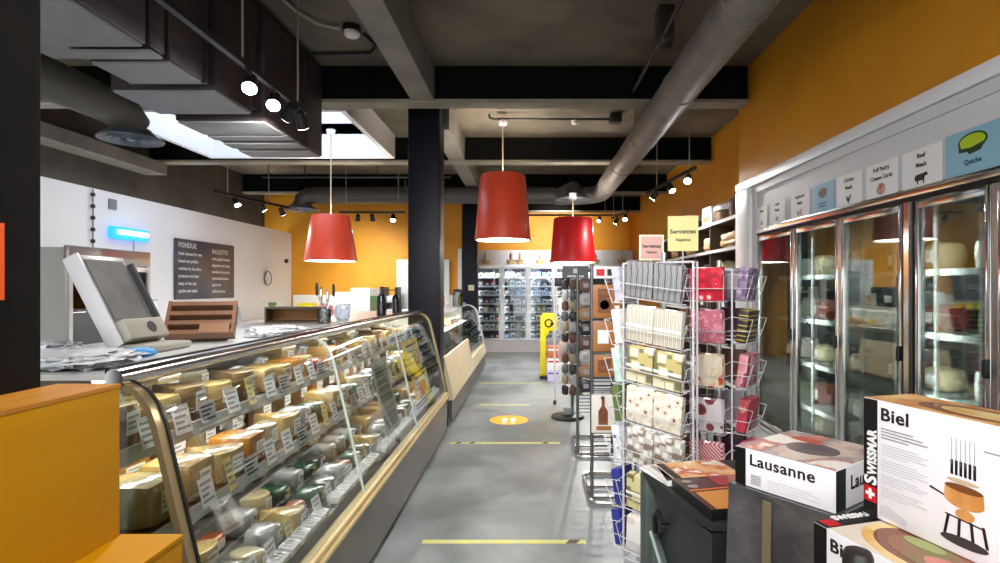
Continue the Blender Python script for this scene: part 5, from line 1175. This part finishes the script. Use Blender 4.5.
topd(t2,'lid_black_band',[(0.0005,0.0),(0.034,0.0),(0.034,0.28),(0.0005,0.28)],0.2342,BXK)
topd(t2,'lid_red_patch',[(0.003,0.01),(0.031,0.01),(0.031,0.04),(0.003,0.04)],0.235,RED)
text('lid_lettering','SWISSMAR',0.026,PAPER,t2,(0.009,0.047,0.2352),(0,0,PI/2),'LEFT',0.001,sx=0.88)
topd(t2,'lid_photo',[(0.036,0.002),(0.338,0.002),(0.338,0.278),(0.036,0.278)],0.2342,mat('cream_lid',(226,214,196),0.4,coat=0.4))
topd(t2,'amber_dish',[(0.19+x,0.1+y) for x,y in ell(0,0,.145,.092,36)],0.2352,DISH2); topd(t2,'dark_rim_dish',[(0.19+x,0.1+y) for x,y in ell(0,0,.122,.076,36)],0.2361,DISH3)
topd(t2,'food_picture',[(0.2+x,0.092+y) for x,y in ell(0,0,.1,.058,36)],0.237,DISH); topd(t2,'pink_food',[(0.235+x,0.07+y) for x,y in ell(0,0,.05,.026)],0.2379,mat('pink_ham_photo',(206,120,110),0.4,coat=0.4)); topd(t2,'green_food',[(0.15+x,0.11+y) for x,y in ell(0,0,.04,.018)],0.2379,mat('green_food_photo',(150,160,84),0.4,coat=0.4))
Rm = full(t2)
p1 = Rm @ Vector((-0.002,0.13,0.2386))
t1 = thing('fondue_box','largest white box with a fondue pot picture standing upright on the flat box','box',p1,BA)
Z1 = 0.245
obj('carton', MB().box(0,0.33,0,0.13,0,Z1), CARD, t1, bevel=0.002)
flat(t1,'black_band',[(0.001,0.001),(0.034,0.001),(0.034,Z1-0.001),(0.001,Z1-0.001)],BXK)
flat(t1,'red_patch',[(0.003,0.03),(0.032,0.03),(0.032,0.062),(0.003,0.062)],RED,-0.0014,-0.0009)
flat(t1,'white_cross',[(0.014,0.036),(0.021,0.036),(0.021,0.043),(0.028,0.043),(0.028,0.05),(0.021,0.05),(0.021,0.057),(0.014,0.057),(0.014,0.05),(0.007,0.05),(0.007,0.043),(0.014,0.043)],PAPER,-0.002,-0.0015)
Mv = Matrix.Rotation(PI/2,4,'X') @ Matrix.Rotation(PI/2,4,'Z')
big = text('brand_lettering','S',0.04,PAPER,t1,(0.031,-0.001,0.066),Mv.to_euler(),'LEFT',0.0014)
o2 = text('brand_lettering','WISSMAR',0.029,PAPER,t1,(0.031,-0.001,0.087),Mv.to_euler(),'LEFT',0.0014,sx=0.72)
joined([big,o2])
text('title_lettering','Biel',0.036,INK,t1,(0.041,-0.0009,0.206),UP,'LEFT',0.0007,sx=1.15)
paras(t1,0.043,0.19,[0.7,0.9,1.0,0.6],0.0062,0.1,mat('dark_small_print',(140,140,144),0.6))
paras(t1,0.043,0.158,[0.8,1,0.9,1,0.6,0,0.8,1,0.9,1,0.7,0,0.8,1,0.9,0.5,0,0.9,0.8,1,0.6],0.0052,0.1,mat('pale_small_print',(198,198,202),0.6))
flat(t1,'swiss_print',[(0.04,0.01),(0.1,0.01),(0.1,0.022),(0.06,0.035),(0.04,0.03)],mat('faint_print',(196,198,204),0.6))
# exploded fondue pot picture, drawn a little smaller about its own middle
flat_ = flat
def flat(par, nm, poly, m, *a): return flat_(par, nm, [(0.21+(x-0.21)*0.84, 0.1+(z-0.1)*0.84) for x,z in poly], m, *a)
CX = 0.21
INKM = mat('pot_black',(20,18,22),0.4); COP = mat('copper_pot_print',(198,128,60),0.35,col2=(226,170,104),scale=12,stretch=(1.6,1,0.3)); COPD = mat('pot_shade_print',(120,72,36),0.4)
for k in range(6):
    x = CX-0.026+k*0.0095
    flat(t1,'fork_stem',[(x,0.17),(x+0.0012,0.17),(x+0.0012,0.228),(x,0.228)],GREYINK); flat(t1,'fork_handle',[(x-0.002,0.15),(x+0.0034,0.15),(x+0.0034,0.181),(x-0.002,0.181)],INKM)
flat(t1,'collar_ring',ell(CX-0.002,0.139,0.034,0.005),mat('collar_print',(206,180,150),0.4))
flat(t1,'pot_picture',[(CX-0.04,0.125)]+ell(CX,0.1,0.042,0.018,16,PI,2*PI)+[(CX+0.04,0.125)],COP,-0.0010,-0.0002)
flat(t1,'pot_rim',ell(CX,0.125,0.04,0.008),COPD,-0.0014,-0.0011); flat(t1,'pot_handle',[(CX-0.075,0.105),(CX-0.042,0.098),(CX-0.042,0.101),(CX-0.074,0.11)],INKM)
flat(t1,'burner_picture',ell(CX+0.002,0.07,0.02,0.012),COP); flat(t1,'stand_ring',[(CX-0.04,0.06),(CX+0.04,0.054),(CX+0.04,0.057),(CX-0.04,0.063)],INKM)
for a,b2 in ((-0.036,-0.044),(-0.012,-0.014),(0.012,0.016),(0.036,0.044)): flat(t1,'stand_leg',[(CX+a,0.06),(CX+a+0.006,0.06),(CX+b2+0.006,0.018),(CX+b2,0.018)],INKM)
flat(t1,'tray_picture',ell(CX,0.008+0.004,0.05,0.0105),mat('tray_print',(60,54,60),0.4),-0.0012,-0.0003); flat(t1,'corner_print',[(0.25,0.214),(0.29,0.214),(0.29,0.217),(0.25,0.217)],GREYINK)
flat = flat_
topd(t1,'lid_photo',[(0.002,0.002),(0.328,0.002),(0.328,0.128),(0.002,0.128)],Z1+0.0002,FOND)
topd(t1,'lid_dish',[(0.19+x,0.06+y) for x,y in ell(0,0,.11,.045,36)],Z1+0.001,DISH3); topd(t1,'lid_fondue',[(0.2+x,0.06+y) for x,y in ell(0,0,.075,.028,36)],Z1+0.0018,DISH2)
# black capped bottle before the flat box
t = thing('dark_mill','black round-topped mill standing before the flat white box','mill',(0.527,0.9,0.8845))
obj('mill_body', MB().lathe([(0.001,0),(0.026,0.002),(0.024,0.08),(0.02,0.16),(0.022,0.235),(0.001,0.236)],24), BLACK, t)
obj('mill_cap', MB().lathe([(0.0225,0.237),(0.0225,0.285),(0.019,0.293),(0.001,0.294)],24), mat('dark_brown_cap',(34,30,28),0.35), t)

# ================================================================ REAR FRIDGES
t = thing('fridge_row','row of lit glass-door fridges with a white header across the rear wall','fridge',(0.7,14.3,0))
def robj(n, mb, m, p=None, **k): return obj(n, mb, m, p or t, world=True, **k)
BX0, BX1, BY, BZ0, BZ1 = -1.36, 2.58, 13.95, 0.3, 2.13
FW = mat('fridge_white',(222,226,232),0.4)
robj('base_panel', MB().box(BX0,BX1,BY,14.7,0,BZ0), FW)
robj('back_panel', MB().box(BX0,BX1,14.66,14.7,BZ0+0.001,BZ1), mat('fridge_dark_back',(58,62,72),0.5))
robj('top_panel', MB().box(BX0,BX1,BY,14.7,BZ1+0.001,BZ1+0.06), FW)
robj('header_board', MB().box(BX0,BX1,14.04,14.1,BZ1+0.062,2.55), mat('white_header',(204,204,204),0.5))
nd = 6; dw = (BX1-BX0)/nd
for i in range(nd+1): robj('mullion', MB().box(BX0+i*dw-0.035+(0.035 if i == 0 else 0)-(0.035 if i == nd else 0),BX0+i*dw+0.035+(0.035 if i == 0 else 0)-(0.035 if i == nd else 0),BY,BY+0.05,BZ0+0.001,BZ1), ALU)
rz = [0.32,0.55,0.77,0.99,1.2,1.42,1.64,1.86]
for z in rz: robj('shelf', MB().box(BX0+0.01,BX1-0.01,BY+0.12,14.64,z,z+0.012), FW); robj('shelf_edge', MB().box(BX0+0.01,BX1-0.01,BY+0.1,BY+0.119,z-0.02,z+0.022), FW)
for i in range(nd):
    x0, x1 = BX0+i*dw+0.04, BX0+(i+1)*dw-0.04
    mb = MB(); y = BY-0.02
    mb.box(x0,x0+0.03,y,y+0.018,BZ0+0.01,BZ1-0.01); mb.box(x1-0.03,x1,y,y+0.018,BZ0+0.01,BZ1-0.01); mb.box(x0+0.03,x1-0.03,y,y+0.018,BZ0+0.01,BZ0+0.05); mb.box(x0+0.03,x1-0.03,y,y+0.018,BZ1-0.05,BZ1-0.01)
    d = robj('door', mb, ALU)
    robj('door_glass', MB().box(x0+0.03,x1-0.03,y+0.006,y+0.01,BZ0+0.05,BZ1-0.05), glass('fridge_door_glass',(236,242,246),0.04,0.5), d)
    robj('handle', MB().cyl((x1-0.015,y-0.02,0.95),(x1-0.015,y-0.02,1.35),0.01,None,8), ALU, d)
    if i in (1,2):
        cx = (x0+x1)/2; g = MB()
        for rr, zz in ((0.26,1.72),(0.2,1.74)): g.tube([(cx+rr*math.cos(a*PI/14),y+0.003,zz+0.16*math.sin(a*PI/14)*rr/0.26) for a in range(15)],0.012,6)
        robj('arch_decal', g, mat('decal_white',(240,246,255),0.4), d)
        for k in range(3): robj('scroll_decal', MB().tube([(cx-0.14+0.13*k+0.055*math.cos(a*PI/9)*(1-a/40),y+0.003,1.5-0.04*(k%2)+0.1*math.sin(a*PI/9)*(1-a/40)) for a in range(19)],0.012,6), mat('decal_blue',(150,186,240),0.4), d)
    area('fridge_strip',((x0+x1)/2,BY+0.06,2.08),dw*0.8,0.05,3.5,(R(18),0,0),(0.92,0.96,1))
    area('fridge_strip',(x0-0.01,BY+0.07,1.2),0.03,1.6,1.6,(R(90),0,0),(0.92,0.96,1))
kinds = [('white packet',(236,238,240)),('grey packet',(140,146,152)),('dark packet',(48,50,60)),('pale yellow packet',(214,206,150)),('blue packet',(110,160,214)),('red packet',(176,60,60))]
pp = []
for nm, c in kinds:
    o = obj('fridge_pack', MB().soft(0.13,0.2,0.13,k=7,n=2), mat('fridge_'+nm.replace(' ','_'),c,0.4)); tag(o,nm,'packet')
    obj('front_label', MB().box(-0.035,0.035,-0.1015,-0.1005,0.03,0.08), PAPER if 'white' not in nm else DNAVY, o); pp.append((Proto(o),nm))
wt = [0,1,0,2,0,1,3,0,4,1,2,0,0,5,1]
n_ = 0
for di in range(5):
    for zi, z in enumerate(rz):
        for k in range(4):
            n_ += 1
            if RN.random() < 0.08 or di == 4 and k > 1: continue
            q = 3 if (di == 0 and zi == 7 and k > 0) else RN.choice(wt)
            pr, nm = pp[q]
            pr.put((BX0+di*dw+0.125+k*0.142,BY+0.26,z+0.0125),(0,0,R(RN.uniform(-8,8))),f'{nm} in the rear fridges, {ORD[di]} door, {ORD[7-zi]} shelf down, {ORD[k]} along','packets in the rear fridges',(0.95,1,RN.uniform(0.75,1.15)))
for i,x in enumerate((-1.1,-0.46,-0.24,0.25,0.58,1.62,2.3)):
    b_ = basket(f'small cream basket on top of the rear fridges, {ORD[i]} from the dark column',(x,13.97,BZ1+0.0625),0,0.2,0.05,0.1,mat('cream_basket',(200,180,130),0.6,col2=(160,136,88),scale=40),None,True)
    b_['group'] = 'cream baskets over the rear fridges'; b_.location.y = 14.0
tag(obj('switch_plate', MB().box(-1.25,-1.13,11.335,11.358,1.55,1.66), mat('cream_switch',(226,216,180),0.5), bevel=0.004),'cream switch plate on the far dark column','switch plate')
t = thing('wall_speaker','round white wall fitting on the orange wall left of the far dark column','wall fitting',(-1.85,11.48,2.2))
obj('fitting_ring', MB().lathe([(0.05,0),(0.08,0),(0.075,0.03),(0.05,0.03)],24,M=Matrix.Rotation(PI/2,4,'X'),loop=True), WHITE2, t); obj('fitting_core', MB().cyl((0,0.0,0),(0,-0.02,0),0.049,None,20), GREYINK, t)

# ================================================================ FLOOR MARKS
TAPE = mat('yellow_floor_tape',(226,220,110),0.5,col2=(206,206,150),scale=9); TAPEK = mat('dark_tape_dash',(60,60,30),0.5)
def tape(y, x0, x1, label, dashes=()):
    s = thing('floor_tape', label, 'floor tape', (x0,y,0.0004), 0, 'yellow tape lines across the aisle')
    obj('tape_strip', MB().box(0,x1-x0,-0.026,0.026,0,0.001), TAPE, s)
    for a, bb in dashes: obj('dark_dash', MB().add([(a,-0.026,0.0012),(bb,-0.026,0.0012),(bb+0.03,0.026,0.0012),(a+0.03,0.026,0.0012),(a,-0.026,0.0018),(bb,-0.026,0.0018),(bb+0.03,0.026,0.0018),(a+0.03,0.026,0.0018)],[(0,3,2,1),(4,5,6,7),(0,1,5,4),(1,2,6,5),(2,3,7,6),(3,0,4,7)]), TAPEK, s)
tape(3.53,-0.68,0.35,'nearest yellow tape line across the grey floor',[(0.9,0.97)])
tape(5.78,-0.83,0.31,'yellow tape line just before the yellow floor disc',[(0.06,0.1),(0.2,0.24),(0.95,1.0)])
tape(7.66,-0.69,0.0,'yellow tape line just beyond the yellow floor disc')
tape(9.43,-0.85,0.2,'farthest faint yellow tape line across the aisle')
s = thing('floor_disc','round yellow floor disc with white footprints in the aisle','floor sticker',(-0.255,6.79,0.0004))
obj('disc', MB().cyl((0,0,0),(0,0,0.001),0.235,None,40), mat('amber_disc',(250,186,40),0.5), s)
for x in (-0.05,0.05):
    obj('footprint', MB().prism([(x+p,q-0.02) for p,q in ell(0,0.03,.035,.09)],0.0012,0.0018,'z'), PAPER, s); obj('heel_print', MB().prism([(x+p,q) for p,q in ell(0,-0.14,.028,.03)],0.0012,0.0018,'z'), PAPER, s)

# ================================================================ LIGHT, CAMERA
# daylight of the street front behind the photographer (the room is open to the sky there)
w = bpy.data.worlds.new('sky'); SC.world = w; w.use_nodes = True
w.node_tree.nodes['Background'].inputs[0].default_value = (0.95,0.98,1.0,1)
w.node_tree.nodes['Background'].inputs[1].default_value = 1.8
cam = bpy.data.cameras.new('camera'); co = bpy.data.objects.new('camera', cam); C.objects.link(co)
co.location = (0,0,H); co.rotation_euler = (PI/2,0,0)
cam.sensor_width = 36; cam.lens = 36*F/1000; cam.shift_x = -(U0-500)/1000; cam.shift_y = (V0-281.5)/1000
cam.clip_start = 0.05
SC.camera = co
SC.view_settings.view_transform = 'Standard'; SC.view_settings.look = 'None'; SC.view_settings.gamma = 1; SC.view_settings.use_curve_mapping = False
SC.view_settings.exposure = 0.98
SC.cycles.use_denoising = True; SC.cycles.max_bounces = 8; SC.cycles.diffuse_bounces = 4; SC.cycles.glossy_bounces = 4
SC.cycles.transparent_max_bounces = 16; SC.cycles.sample_clamp_indirect = 6.0; SC.cycles.caustics_reflective = False; SC.cycles.caustics_refractive = False
